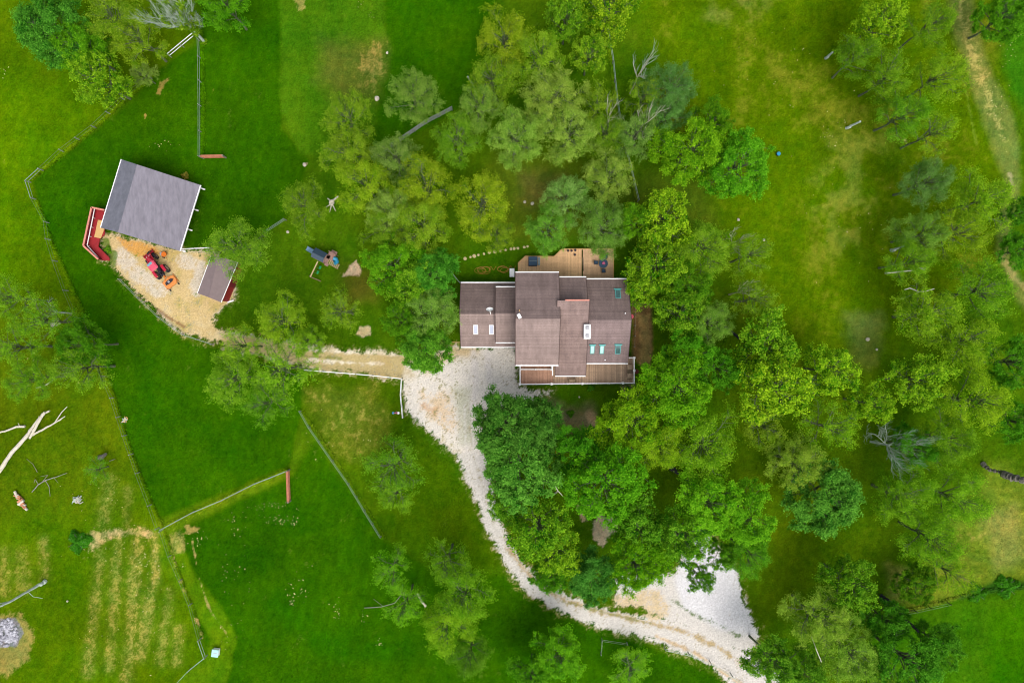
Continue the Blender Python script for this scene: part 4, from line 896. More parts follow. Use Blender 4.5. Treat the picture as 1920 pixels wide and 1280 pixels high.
for (o, w, hh) in ((0, .5, .05), (-.27, .06, .22), (.27, .06, .22)): 
    off = Vector((-sa, ca, 0)) * o; sl_.bar(a + off, a.lerp(b, .8) + off - Vector((0, 0, .15)), w, hh); sl_.bar(a.lerp(b, .8) + off - Vector((0, 0, .15)), b + off, w, hh)
ps.part('slide', sl_, 'blue_slide')
ld = MB()
for o in (-.28, .28): off = Vector((-sa, ca, 0)) * o; ld.bar(Q(.95, -.15, 1.5) + off, Q(2.3, -.2, .05) + off, .07, .1)
lad = ps.part('ladder', ld, 'play_wood')
for k in range(7):
    t = (k + .5) / 7; p = Q(.95, -.15, 1.55).lerp(Q(2.3, -.2, .1), t); off = Vector((-sa, ca, 0)) * .34
    ps.part('rung', MB().bar(p - off, p + off, .12, .05), 'play_slat', lad)
ts = MB(); pts = [Q(1.5, .55, 1.5), Q(1.85, .6, 1.45), Q(2.0, .35, 1.1), Q(1.8, .1, .7), Q(1.6, .2, .4)]
ps.part('tube_slide', MB().tube(pts, .28, 14, cap=False), 'blue_bright')
b0, b1_ = W(596, 490, 2.3), W(582, 519, 2.2)
ps.part('swing_beam', MB().bar(b0, b1_, .13, .16), 'play_slat')
e_ = Vector((b1_.x, b1_.y, 0)); dd = (b1_ - b0).normalized(); sd_ = Vector((-dd.y, dd.x, 0))
for q in (-1, 1): ps.part('leg', MB().bar(b1_, e_ + sd_ * q * .85, .1, .1), 'play_wood')
for i, t in enumerate((.3, .62)):
    p = b0.lerp(b1_, t); sw_ = MB()
    for q in (-1, 1): sw_.bar(p + dd * .2 * q - Vector((0, 0, .05)), p + dd * .2 * q + Vector((.1, 0, -1.7)), .025, .025)
    s2 = ps.part('swing', sw_, 'wire'); ps.part('swing_seat', MB().box((p.x + .1, p.y, p.z - 1.72), (.3, .5, .06), math.atan2(dd.y, dd.x) - math.pi / 2, .05), 'green_plastic', s2)

# ------------------------------------------------------------------ fences
def fence(label, pts, h=1.2, gap=2.6, rails=((1.0, .07),), m_post='grey_wood', m_rail='wire', name='wire_fence', cat='fence', pw=.11, group=None):
    P = [W(u, v, 0) for u, v in pts]; t = Thing(name, label, cat, P[0], group); r = random.Random(len(label)); n_ = 0
    rm = MB(); rails = [(z, w * .62 if w > .03 else w) for z, w in rails]
    for a, b in zip(P, P[1:]):
        L = (b - a).length; k = max(1, round(L / gap))
        for i in range(k + (b is P[-1])):
            q = a.lerp(b, i / k); n_ += 1
            hh = h * r.uniform(.95, 1.06); lx, ly = r.uniform(-.05, .05), r.uniform(-.05, .05)
            t.part('post', MB().tube([(q.x, q.y, 0), (q.x + lx, q.y + ly, hh)], [pw * .6, pw * .5], 6), m_post)
        for (z, w) in rails: rm.bar(a + Vector((0, 0, h * z)), b + Vector((0, 0, h * z)), w, w)
    t.part('rails', rm, m_rail); return t
wr = ((.97, .02), (.5, .012))
fence('wire fence line from the top left tree cluster down to the pasture corner', [(285, 148), (235, 188), (180, 240), (120, 285), (82, 320)], 1.2, 3.2, wr)
fence('short grey rail fence elbow left of the barn roof', [(82, 320), (58, 342), (68, 374)], 1.2, 2.5, ((.97, .09), (.5, .05)), m_rail='pale_rail')
fence('long curving wire fence between left field and dark pasture', [(68, 374), (92, 418), (96, 450), (108, 490), (128, 545), (150, 596), (180, 665), (215, 745), (238, 815), (262, 885), (285, 945), (300, 988)], 1.2, 3.4, wr)
fence('straight vertical wire fence above the barn ending at a gate', [(376, 78), (377, 110), (378, 200), (378, 296)], 1.1, 3.2, ((.97, .05), (.5, .03)), m_rail='pale_rail')
fence('white board fence under the bare twiggy tree', [(368, 70), (322, 108)], 1.3, 2.4, ((.95, .12), (.5, .1)), m_rail='white')
def gate(label, a, b, group='red-brown field gates'):
    p, q = W(*a, 0), W(*b, 0); t = Thing('field_gate', label, 'gate', p, group)
    d = (q - p)
    t.part('frame', MB().bar(p + Vector((0, 0, 1.1)), q + Vector((0, 0, 1.1)), .3, .1).bar(p + Vector((0, 0, .2)), q + Vector((0, 0, .2)), .08, .1), 'gate')
    for z in (.5, .8): t.part('bar', MB().bar(p + Vector((0, 0, z)), q + Vector((0, 0, z)), .1, .08), 'gate')
    for f in (0, 1): r = p.lerp(q, f); t.part('post', MB().box((r.x, r.y, .65), (.16, .16, 1.3)), 'wood')
gate('reddish wooden gate at the lower end of the fence above the barn', (382, 297), (424, 296)); gate('reddish wooden gate at the right end of the lower pasture fence', (543, 880), (545, 938))
fence('pale railed fence across the lower left pasture up to the gate', [(308, 989), (365, 958), (420, 935), (480, 905), (540, 881)], 1.2, 3., ((.97, .1), (.5, .04)), m_rail='pale_rail')
fence('diagonal wire fence with leaning posts left of the driveway curve', [(565, 770), (582, 800), (600, 826), (625, 862), (655, 905), (685, 955), (715, 1004)], 1.1, 2.8, ((.97, .05), (.45, .02)), m_rail='pale_rail')
fence('white railed fence on the south side of the gravel lane', [(575, 693), (640, 698), (700, 703), (755, 709)], 1.2, 2.4, ((.97, .12), (.5, .05)), m_rail='white')
fence('short railed fence beside the west edge of the driveway apron', [(755, 709), (753, 740), (757, 782)], 1.2, 2.0, ((.97, .11), (.45, .06)), m_rail='white')
fence('grey rail fence from the barn corner to the small shed', [(340, 469), (398, 466)], 1.1, 2.2, ((.97, .1), (.5, .05)), m_rail='white')
fence('low wire fence along the curved lower edge of the yard', [(228, 524), (262, 558), (300, 594), (345, 627), (400, 645)], .9, 2.6, ((.97, .05), (.4, .03)), m_rail='pale_rail')
fence('dark fence section between the shed tree and the playset lawn', [(500, 437), (537, 413)], 1.3, 2.2, ((.97, .06), (.66, .05), (.33, .05)), m_rail='pale_rail')
fence('grey fence reaching from the garage corner up the back lawn', [(863, 531), (836, 497), (820, 480)], 1.3, 2., ((.97, .1), (.5, .06)), m_rail='pale_rail')
fence('grey plank fence showing between trees north of the playset', [(848, 207), (800, 232), (756, 262), (700, 300)], 1.5, 2.4, ((.95, .14), (.7, .1), (.45, .1), (.2, .1)), m_rail='grey_wood')
fence('blue-grey fence running north to south under the trees behind the house', [(1138, 60), (1148, 120), (1155, 190), (1166, 260), (1180, 315), (1195, 378)], 1.5, 2.6, ((.95, .08), (.5, .05)), m_rail='pale_rail')
fence('lower left field fence rising from the picture bottom to its corner', [(330, 1282), (358, 1252), (389, 1227)], 1.2, 2.6, ((.97, .07), (.5, .04)), m_rail='pale_rail')
fence('short fence leg above the small white box', [(389, 1227), (378, 1195)], 1.2, 2.4, ((.97, .09), (.5, .06)), m_rail='pale_rail')
fence('thin wire fence beside the straw-striped mown rows', [(378, 1195), (360, 1130), (342, 1085), (322, 1040), (306, 992)], 1.1, 3.4, wr)
fence('curved rail fence below the driveway at the bottom', [(1245, 1212), (1290, 1222), (1330, 1238), (1370, 1262), (1400, 1290)], 1.2, 2.6, ((.97, .07), (.5, .05)), m_rail='pale_rail')
fence('faint rail fence corner under low trees by the bottom bend', [(1126, 1222), (1128, 1196), (1175, 1203)], 1.0, 2.6, ((.97, .035), (.5, .03)), m_rail='wire')
fence('thin wire fence along the south-east meadow edge', [(1690, 1146), (1712, 1142), (1740, 1136), (1775, 1128)], 1.1, 2.4, wr, m_post='bark_dark')
fence('timber-edged border fence along the bare soil east of the house', [(1190, 569), (1190, 610), (1189, 650)], .5, 1.5, ((.9, .08),), m_rail='timber_edge')
fence('low twiggy fence closing the top of the bare soil strip', [(1180, 570), (1200, 569), (1216, 571)], .8, 1.3, ((.95, .08),), m_rail='timber_edge')
fence('pale board edging left of the garage wall', [(834, 641), (864, 641.5)], .5, 1.2, ((.9, .1),), m_rail='plywood', m_post='plywood')

# ------------------------------------------------------------------ small things on the grass
p = W(405, 1222, .4); t = Thing('well_box', 'small white box on legs beside the bottom left fence corner', 'box', (p.x, p.y, 0))
t.part('body', MB().box((p.x, p.y, .45), (.85, .95, .6), -.12, .06), 'white'); t.part('lid', MB().box((p.x, p.y, .78), (.95, 1.05, .06), -.12, .05), 'skyteal'); t.part('lid_strip', MB().box((p.x + .05, p.y + .06, .82), (.5, .08, .02), -.12), 'rim')
for a in (-1, 1):
    for b in (-1, 1): t.part('leg', MB().box((p.x + a * .36, p.y + b * .4, .08), (.1, .1, .16), -.12), 'wood')
p = W(1459, 289, .3); t = Thing('covered_well', 'round teal capped pipe standing in the east field', 'well cap', (p.x, p.y, 0))
t.part('pipe', MB().cyl((p.x, p.y), .2, 0, .5, 16), 'metal_dark'); t.part('cap', MB().cyl((p.x, p.y), .28, .5, .58, 18, .24), 'blue_bright')
def rock(u, v, r, label, m='rock', seed=0, name='rock', cat='rock', grp='pale rocks lying in the grass'):
    p = W(u, v, 0); single(name, MB().blob((p.x, p.y, r * .45), r, seed), m, label, cat, (p.x, p.y, 0), grp)
for i, (u, v, r, lab) in enumerate([(707, 186, .35, 'white rock at the right edge of the dry patch, top of the pasture'), (726, 100, .2, 'pale sliver of rock right of the dry patch in the upper pasture'), (571, 309, .3, 'pale rock between the pasture and the first trees, left of centre'), (1626, 636, .28, 'white rock lying in the thin grass of the east field'), (1643, 655, .18, 'smaller pale rock just below the white rock of the east field'), (1763, 631, .22, 'upright pale chunk under the right-hand trees'), (984, 379, .22, 'left one of two white rocks on the bare spot behind the house'), (998, 382, .25, 'right one of two white rocks on the bare spot behind the house'), (1384, 412, .22, 'pale rock right of the leafy trees, east of the back deck'), (1432, 450, .2, 'pale stone at the inner edge of the east field'), (540, 435, .22, 'pale stone beside the dark fence near the playset'), (1264, 828, .2, 'reddish stone in the gap among the trees below the house'), (1086, 744, .14, 'tiny pale stone on the lawn below the front deck'), (127, 1126, .14, 'tiny white stone above the ash heap in the left field'), (629, 912 / 1.08, .0, '')]):
    if r: rock(u, v, r, lab, seed=i)
p = W(742, 774, .1); t = Thing('toy_bike', 'small pink and blue toy lying by the fence left of the driveway', 'toy', (p.x, p.y, 0))
t.part('frame', MB().bar((p.x - .3, p.y, .12), (p.x + .3, p.y - .05, .15), .08, .08).bar((p.x, p.y, .12), (p.x + .1, p.y + .25, .15), .06, .06), 'pink')
for a, m_ in ((-.35, 'blue_bright'), (.35, 'white')): t.part('wheel', MB().cyl((p.x + a, p.y), .17, .04, .1, 14), m_)
# ash heap
p = W(14, 1186, 0); hp = MB(); r = random.Random(3)
for k in range(70):
    a = r.random() * 6.283; d = r.random() ** .6 * 1.9; hp.blob((p.x + d * math.cos(a) * .8, p.y + d * math.sin(a), .05), r.uniform(.12, .38), k, .5)
single('ash_heap', hp, 'ash', 'round grey ash and rubble heap at the lower left edge', 'ash heap', p)
# logs, stumps, fallen wood
def limb(label, name, cat, pts, m, sub_=(), loc=None, group=None):
    P = [W(u, v, z) for u, v, z, r in pts]; R_ = [r for u, v, z, r in pts]
    t = Thing(name, label, cat, (P[0].x, P[0].y, 0), group)
    def jit(P, R_, seed):
        r = random.Random(seed); o = []; q = []
        for i in range(len(P) - 1):
            for k in range(5):
                f = k / 5; p = P[i].lerp(P[i + 1], f); s = R_[i] * .22; o.append(p + Vector((r.uniform(-s, s), r.uniform(-s, s), r.uniform(-s, s) * .4))); q.append((R_[i] + (R_[i + 1] - R_[i]) * f) * r.uniform(.88, 1.12))
        return o + [P[-1]], q + [R_[-1]]
    a, b = jit(P, R_, 1); t.part('trunk', MB().tube(a, b, 8), m)
    for i, s_ in enumerate(sub_):
        a, b = jit([W(u, v, z) for u, v, z, r in s_], [r for u, v, z, r in s_], i + 2); t.part('branch', MB().tube(a, b, 6), m)
limb('big bleached fallen tree with forked top on the left field', 'fallen_tree', 'fallen tree', [(-30, 925, .3, .36), (0, 882, .3, .32), (20, 850, .4, .27), (50, 818, .5, .24), (62, 800, .5, .2), (80, 776, .8, .15), (93, 770, 1.0, .1)], 'bark_pale',
     [[(55, 822, .7, .16), (70, 795, .9, .18), (84, 772, 1.1, .15)], [(58, 816, .5, .16), (78, 806, .7, .13), (98, 795, .8, .1), (112, 787, .9, .09), (122, 780, .9, .05)], [(104, 790, .8, .08), (116, 772, .9, .06), (126, 762, 1., .04)], [(75, 785, .8, .08), (73, 780, 1.4, .04)]])
limb('short bleached log entering from the left edge above the fallen tree', 'log', 'log', [(-20, 814, .15, .12), (10, 808, .15, .13), (30, 800, .15, .15), (47, 799, .15, .17)], 'bark_pale', [[(38, 801, .2, .05), (34, 793, .5, .03)]])
limb('thin pale dead stick above the fallen tree', 'dead_stick', 'stick', [(68, 727, .1, .04), (85, 722, .1, .07), (97, 714, .1, .06), (104, 709, .1, .03)], 'bark_pale')
limb('tangled grey fallen branch between fallen tree and wood piles', 'fallen_branch', 'branch', [(60, 922, .2, .06), (72, 908, .3, .07), (85, 900, .4, .07), (108, 893, .3, .04), (126, 886, .2, .03)], 'wood',
     [[(72, 908, .3, .05), (66, 898, .3, .04), (64, 905, .3, .02)], [(85, 900, .4, .05), (92, 912, .3, .04), (94, 930, .2, .02)], [(80, 902, .4, .04), (90, 890, .5, .03), (76, 893, .3, .02)], [(70, 885, .2, .04), (62, 870, .2, .03), (50, 860, .1, .02)], [(100, 894, .3, .03), (109, 905, .3, .02)]])
limb('broken grey standing trunk leaning at the lower left edge', 'dead_tree', 'dead tree', [(86, 1089, 0, .3), (70, 1098, 1.2, .2), (45, 1112, 3.2, .16), (20, 1127, 5.2, .14), (0, 1136, 6.5, .12), (-20, 1146, 8, .1)], 'twig_grey', [[(24, 1126, 4.8, .08), (4, 1130, 6, .07), (-20, 1134, 8, .05)], [(52, 1108, 2.5, .05), (62, 1118, 2.6, .03), (80, 1121, 2.6, .02)]])
limb('thick rough trunk rising out of the right edge', 'dead_tree', 'dead tree', [(1842, 868, 0, .34), (1855, 880, 1.0, .26), (1876, 885, 2.4, .3), (1884, 889, 3.2, .52), (1902, 896, 4.6, .5), (1932, 904, 6.4, .46), (1980, 915, 9, .4)], 'bark')
limb('dark forked trunk over grass near the bottom right', 'leaning_snag', 'dead tree', [(1652, 1118, 0, .42), (1668, 1128, 1.5, .32), (1684, 1144, 3, .28), (1696, 1160, 4.2, .24), (1708, 1170, 5.2, .2), (1722, 1184, 6.5, .14)], 'bark_dark', [[(1696, 1158, 4.2, .2), (1699, 1170, 5, .16), (1703, 1184, 6, .1)], [(1690, 1148, 3.5, .05), (1712, 1143, 4.5, .04)]])
limb('dark trunk between crowns right of the east wing soil strip', 'leaning_snag', 'dead tree', [(1360, 614, 0, .3), (1372, 622, 1.2, .24), (1386, 634, 2.6, .2)], 'bark_dark')
limb('mossy dark stump in the gap among trees below the house', 'stump', 'stump', [(1256, 874, 0, .35), (1266, 882, .4, .3), (1272, 888, .7, .16)], 'bark_dark')
limb('pale stump with splayed roots left of the playset trees', 'stump', 'stump', [(622, 380, 0, .35), (622, 378, .5, .3)], 'bark_pale', [[(622, 378, .2, .15), (634, 368, .1, .1)], [(622, 378, .2, .12), (614, 372, .1, .06)], [(622, 382, .1, .1), (618, 398, .1, .03)], [(622, 382, .1, .1), (630, 396, .1, .03)], [(622, 382, .1, .08), (612, 388, .1, .03)]])
limb('weathered broken stump in the left field above the wood piles', 'stump', 'stump', [(186, 858, .0, .34), (192, 856, .5, .3), (198, 851, .9, .2)], 'bark', [[(205, 864, .1, .05), (216, 860, .3, .03)]])
limb('short grey bare trunk showing at the left of the upper right trees', 'snag', 'dead tree', [(1548, 110, 0, .2), (1555, 104, 1.2, .16), (1561, 98, 2.2, .12)], 'twig_grey')
limb('longer grey bare trunk below the upper right trees', 'snag', 'dead tree', [(1587, 241, 0, .22), (1598, 235, 1.0, .16), (1613, 228, 2.6, .14)], 'twig_grey')
limb('thin grey broken trunk among the right-hand trees', 'snag', 'dead tree', [(1671, 470, 0, .25), (1682, 466, 1.2, .16), (1695, 461, 2.4, .1)], 'twig_grey')
limb('bluish grey leaning snag above the grey plank fence', 'snag', 'dead tree', [(894, 170, 0, .14), (884, 155, 2.5, .12), (877, 144, 4.5, .1)], 'twig_grey')
limb('pale tan broken trunk in the lower middle tree', 'snag', 'dead tree', [(783, 1112, 2.2, .12), (790, 1126, 2.4, .17), (798, 1135, 2.0, .14), (797, 1136, 0, .14)], 'bark_pale')
limb('long dead branch lying under the lower middle trees', 'fallen_branch', 'branch', [(683, 1139, .2, .05), (715, 1137, .3, .06), (740, 1130, .5, .05), (752, 1115, .5, .04), (755, 1095, .4, .03)], 'wood', [[(718, 1136, .3, .03), (700, 1122, .2, .02)]])
limb('straight white dead limb standing in the bottom right crown', 'snag', 'dead tree', [(1522, 1193, 8.2, .04), (1530, 1215, 9.2, .06), (1540, 1240, 9.0, .05), (1538, 1238, 0, .08)], 'bark_pale')
limb('pale dead limb above the right-hand trees, the upper one', 'snag', 'dead tree', [(1664, 512, 7, .05), (1690, 509, 8, .07), (1712, 507, 9, .07), (1725, 503, 9.4, .06), (1734, 506, 9.6, .04)], 'bark_pale', [[(1725, 503, 9.4, .04), (1736, 503, 9.2, .03)], [(1700, 508, 8.2, .09), (1660, 512, 0, .14)]])
limb('pale dead limb above the right-hand trees, the lower kinked one', 'snag', 'dead tree', [(1696, 543, 8, .04), (1706, 540, 8.2, .07), (1724, 547, 8.6, .07), (1736, 546, 8.8, .06), (1752, 541, 9, .04)], 'bark_pale', [[(1724, 547, 8.4, .08), (1690, 560, 0, .14)]])
limb('grey tree limb with cut end by the deck-side maple', 'snag', 'dead tree', [(1030, 905, 9, .04), (1040, 908, 9.5, .07), (1046, 920, 9.5, .06), (1056, 930, 9, .03)], 'bark_pale', [[(1046, 920, 9.2, .07), (1040, 925, 0, .15)]])
p = W(40, 938, 0); t = Thing('wood_pile', 'orange-brown split log pile at the far left of the field', 'wood pile', p)
r = random.Random(5)
for k in range(16):
    f = k / 15; q = W(33 + 15 * f, 925 + 26 * f, 0); a = r.random() * 3.14; L = r.uniform(.25, .5); z = .12 + r.random() * .22
    t.part('log', MB().tube([(q.x - L * math.cos(a), q.y - L * math.sin(a), z), (q.x + L * math.cos(a), q.y + L * math.sin(a), z + .05)], r.uniform(.1, .18), 7), 'log' if k % 3 else 'bark_pale')
p = W(145, 937, 0); t = Thing('brush_pile', 'grey pile of twisted roots and pale wood chunks beside the straw patch', 'brush pile', p)
for k in range(18):
    a = r.random() * 6.28; L = r.uniform(.3, .9); d = r.uniform(0, .5); q = (p.x + d * math.cos(a * 3), p.y + d * math.sin(a * 3))
    t.part('branch', MB().tube([(q[0], q[1], .1), (q[0] + L * .5 * math.cos(a), q[1] + L * .5 * math.sin(a), .3), (q[0] + L * math.cos(a + .5), q[1] + L * math.sin(a + .5), .12)], [.1, .06, .03], 6), 'bark_pale' if k % 2 else 'twig_grey')
p = W(236, 788, 0); t = Thing('brush_pile', 'small straw and stone pile on the fence line right of the fallen tree', 'brush pile', p)
for k in range(14):
    a = r.random() * 6.28; L = r.uniform(.2, .5); q = (p.x + r.uniform(-.3, .3), p.y + r.uniform(-.3, .3))
    t.part('branch', MB().tube([(q[0], q[1], .1), (q[0] + L * math.cos(a), q[1] + L * math.sin(a), .2)], [.08, .04], 6), 'plywood' if k % 2 else 'twig_grey')

# ------------------------------------------------------------------ trees
# leaf materials: base tone, tip tone
M['lf_maple'] = leafmat('maple_leaf', alb(52, 124, 24), alb(122, 190, 66), .35)
M['lf_green'] = leafmat('green_leaf', alb(84, 162, 6), alb(156, 222, 30), .48)
M['lf_leafy'] = leafmat('bright_leaf', alb(84, 158, 6), alb(200, 244, 48), .48)
M['lf_locust'] = leafmat('locust_leaf', alb(112, 172, 12), alb(190, 230, 56), .5)
M['lf_willow'] = leafmat('grey_leaf', alb(128, 180, 50), alb(198, 230, 104), .5)
TR = 4.5; TH = 11.0                                                 # nominal crown radius and height

def make_tree(kind, seed):
    r = np.random.default_rng(seed)
    cfg = dict(maple=dict(nl=15, ns=9, leaf=.20, per=165, spread=.62, flat=.62, droop=0, rz=.85, fill=1.0, jitter=.55, ln=1.0),
               green=dict(nl=13, ns=9, leaf=.19, per=125, spread=.56, flat=.65, droop=.0, rz=.85, fill=.95, jitter=.6, ln=1.2),
               leafy=dict(nl=12, ns=9, leaf=.24, per=70, spread=.56, flat=.8, droop=.05, rz=.8, fill=.95, jitter=.9, ln=1.1),
               locust=dict(nl=11, ns=10, leaf=.145, per=92, spread=.66, flat=.55, droop=.15, rz=.8, fill=.85, jitter=.9, ln=2.4),
               airy=dict(nl=9, ns=8, leaf=.14, per=58, spread=.7, flat=.6, droop=.15, rz=.8, fill=.75, jitter=.8, ln=2.3),
               willow=dict(nl=12, ns=10, leaf=.135, per=105, spread=.64, flat=.7, droop=.25, rz=.85, fill=.88, jitter=.7, ln=2.6))[kind]
    zc = TH * .64; Rz = TH * .36
    wood = MB(); pts = [(0, 0, 0)]; x = y = 0
    for k in range(1, 7):
        x += r.normal(0, .12); y += r.normal(0, .12); pts.append((x, y, TH * .15 * k))
    pts = [Vector(p) for p in pts]; wood.tube(pts, [.26, .2, .17, .14, .11, .07, .03], 8)
    lobes = r.normal(0, 1, (6,))
    def env(az, el):
        f = 1 + .10 * math.sin(2 * az + lobes[0]) + .09 * math.sin(3 * az + lobes[1] * 3) + .07 * math.sin(5 * az + lobes[2] * 3)
        return TR * f * cfg['fill'] ** .5
    tips = []
    for i in range(cfg['nl']):
        az = i * 2.39996 + r.normal(0, .25); t = (i + .5) / cfg['nl']
        el = -.18 + 1.35 * t ** 1.3 + r.normal(0, .1); z0 = TH * (.30 + .38 * t)
        R_ = env(az, el) * r.uniform(.86, 1.06)
        tip = Vector((R_ * math.cos(el) * math.cos(az), R_ * math.cos(el) * math.sin(az), zc + Rz * math.sin(el) * r.uniform(.8, 1.05)))
        b = Vector((x * z0 / TH, y * z0 / TH, z0)); mid = b.lerp(tip, .5) + Vector((0, 0, .5 + r.normal(0, .2))) + Vector((r.normal(0, .25), r.normal(0, .25), 0))
        wood.tube([b, b.lerp(mid, .5) + Vector((0, 0, .1)), mid, mid.lerp(tip, .55), tip], [.11, .09, .065, .04, .015], 5, cap=False)
        L = (tip - b).length
        for j in range(cfg['ns']):
            f = .28 + .72 * (j + .5) / cfg['ns']; p = b.lerp(mid, f * 2) if f < .5 else mid.lerp(tip, f * 2 - 1)
            a2 = az + (1 if j % 2 else -1) * r.uniform(.5, 1.35); ln = L * (.42 - .22 * f) * r.uniform(.6, 1.25)
            q = p + Vector((ln * math.cos(a2), ln * math.sin(a2), ln * r.uniform(.0, .55) - cfg['droop'] * ln))
            wood.tube([p, p.lerp(q, .5) + Vector((0, 0, .08)), q], [.03, .022, .01], 4, cap=False)
            tips.append((q, ln)); 
            if r.random() < .5: tips.append((p.lerp(q, .5), ln))
        tips.append((tip, .8))
    for i in range(16):                                             # leafy top of the crown
        a = i * 2.4; d = TR * .62 * math.sqrt((i + .4) / 16); q = Vector((d * math.cos(a) + x, d * math.sin(a) + y, zc + Rz * r.uniform(.55, .95) * math.sqrt(max(0.05, 1 - (d / TR) ** 2))))
        z0 = TH * r.uniform(.5, .7); wood.tube([Vector((x * .6, y * .6, z0)), Vector((q.x * .5, q.y * .5, (z0 + q.z) / 2 + .3)), q], [.05, .035, .012], 4, cap=False); tips.append((q, 1.0))
    V_ = []; T_ = []
    up = np.array([0, 0, 1.])
    for (q, ln) in tips:
        n = int(cfg['per'] * r.uniform(.55, 1.35)); q = np.array(q)
        out = q - np.array([0, 0, zc - 1.5]); out /= np.linalg.norm(out) + 1e-6
        cr = cfg['spread'] * r.uniform(.7, 1.45); tone0 = r.uniform(.15, .75)
        # sprays: several twig ends per clump, leaves strung along each
        ns = max(4, n // 9); sd_ = r.normal(0, 1, (ns, 3)) * np.array([1, 1, cfg['flat']]) ; sd_ += out * .7; sd_ /= np.linalg.norm(sd_, axis=1, keepdims=True)
        k = n // ns; t = np.tile((np.arange(k) + .5) / k, ns)[:, None]; sdir = np.repeat(sd_, k, 0); cl = np.repeat(cr * r.uniform(.6, 1.5, ns), k)[:, None]
        pos = q + sdir * cl * t ** .8 + r.normal(0, .05 + .13 * cfg['jitter'], (ns * k, 3)); pos[:, 2] -= cfg['droop'] * (t[:, 0] ** 2) * cl[:, 0]
        nrm = sdir * .45 + up * 1.0 + r.normal(0, cfg['jitter'] * .55, (ns * k, 3)); nrm /= np.linalg.norm(nrm, axis=1, keepdims=True)
        ax_ = sdir + r.normal(0, .5, (ns * k, 3)); ax_ -= (ax_ * nrm).sum(1, keepdims=True) * nrm; ax_ /= np.linalg.norm(ax_, axis=1, keepdims=True) + 1e-6
        bx = np.cross(nrm, ax_); s = (cfg['leaf'] * r.uniform(.6, 1.3, ns * k))[:, None]
        la = ax_ * s * (cfg['ln'] ** .5); lb = bx * s / (cfg['ln'] ** .5) * .8
        V_.append(np.stack([pos - la * .5, pos + lb * .5, pos + la * .5, pos - lb * .5], 1))
        T_.append(np.clip(tone0 + (t[:, 0] - .5) * .5 + r.normal(0, .26, ns * k) + (r.random(ns * k) < .05) * .8, -.25, 1.5))  # lighter spray ends and stray bright leaves paint highlights into the tone
    V_ = np.vstack(V_).reshape(-1, 3); T_ = np.concatenate(T_)
    f = np.arange(len(V_)).reshape(-1, 4)
    lm = dict(maple='lf_maple', green='lf_green', leafy='lf_leafy', locust='lf_locust', airy='lf_locust', willow='lf_willow')[kind]
    crown = npmesh(kind + '_crown', V_, f, lm, tone=T_); trunk = wood.mesh(kind + '_trunk', 'tree_bark')
    return trunk, crown

def make_bare(seed, dense=True):
    r = random.Random(seed); wood = MB(); fine_ = MB()
    trunk = [Vector((0, 0, 0)), Vector((.1, .1, 2)), Vector((.0, .2, 4.2))]; wood.tube(trunk, [.24, .2, .16], 8)
    def grow(p, d, L, rad, depth):
        pts = [p]; q = p
        for k in range(4):
            d = (d + Vector((r.uniform(-.22, .22), r.uniform(-.22, .22), r.uniform(-.1, .16)))).normalized(); q = q + d * L / 4; pts.append(q)
        (wood if depth < 1 else fine_).tube(pts, [rad * (1 - .17 * k) for k in range(5)], 5 if depth < 2 else 3, cap=False)
        if depth < (3 if dense else 2):
            for k in range(6 if dense else 4):
                a = pts[min(4, 1 + k * 4 // 5)]; s = (Vector((r.uniform(-1, 1), r.uniform(-1, 1), r.uniform(-.2, .7)))).normalized()
                grow(a, (d * 1.1 + s * .8).normalized(), L * r.uniform(.4, .62), rad * .45, depth + 1)
    for i in range(9 if dense else 4):
        a = i * 2.4 + r.uniform(-.3, .3); el = r.uniform(.25, 1.1)
        grow(trunk[-1] - Vector((0, 0, r.uniform(0, 1.6))), Vector((math.cos(a) * math.cos(el), math.sin(a) * math.cos(el), math.sin(el))), r.uniform(3.2, 4.8) * (1 if dense else 1.1), .09 if dense else .12, 0)
    return wood, fine_

kinds = ['maple', 'green', 'leafy', 'locust', 'airy', 'willow']
LIB = {k: [make_tree(k, 100 + 13 * i + 7 * j) for j in range(4)] for i, k in enumerate(kinds)}
NAME = dict(maple='maple_tree', green='broadleaf_tree', leafy='bright_leaf_tree', locust='locust_tree', airy='sparse_tree', willow='grey_leaf_tree')
GRP = dict(maple='dense dark broadleaf trees', green='full mid-green trees', leafy='bright leafy trees', locust='feathery olive-green trees', airy='thin see-through trees', willow='soft grey-green trees')
cnt = [0]
def tree(kind, u, v, r, label, h=None, tint=(1, 1, 1), sq=1.0):
    i = cnt[0]; cnt[0] += 1; rr = random.Random(i * 31 + 5)
    h = h or (7.5 + r * .065)
    zc = h * .64; p = W(u, v, zc); rad = r / S * (H - zc) / H
    tk, cr = LIB[kind][(i * 7 + 3) % 4]
    e = bpy.data.objects.new(NAME[kind], None); COL.objects.link(e); e.location = (p.x, p.y, 0); e.rotation_euler = (0, 0, rr.random() * 6.283)
    s = rad / TR * .97; e.scale = (s * rr.uniform(.95, 1.06), s * rr.uniform(.95, 1.06) * sq, h / TH); tag(e, label, 'tree', GRP[kind])
    for nm, me in (('trunk', tk), ('crown', cr)):
        o = bpy.data.objects.new(nm, me); COL.objects.link(o); o.parent = e
        if nm == 'crown':
            b = rr.uniform(.9, 1.1); o.color = (tint[0] * b * rr.uniform(.93, 1.07), tint[1] * b, tint[2] * b, 1)
    return e
blue = (.62, .86, 2.2); olive = (1.15, .92, 1.0); deep = (.7, .78, 1.1); yel = (1.25, 1.08, .8)
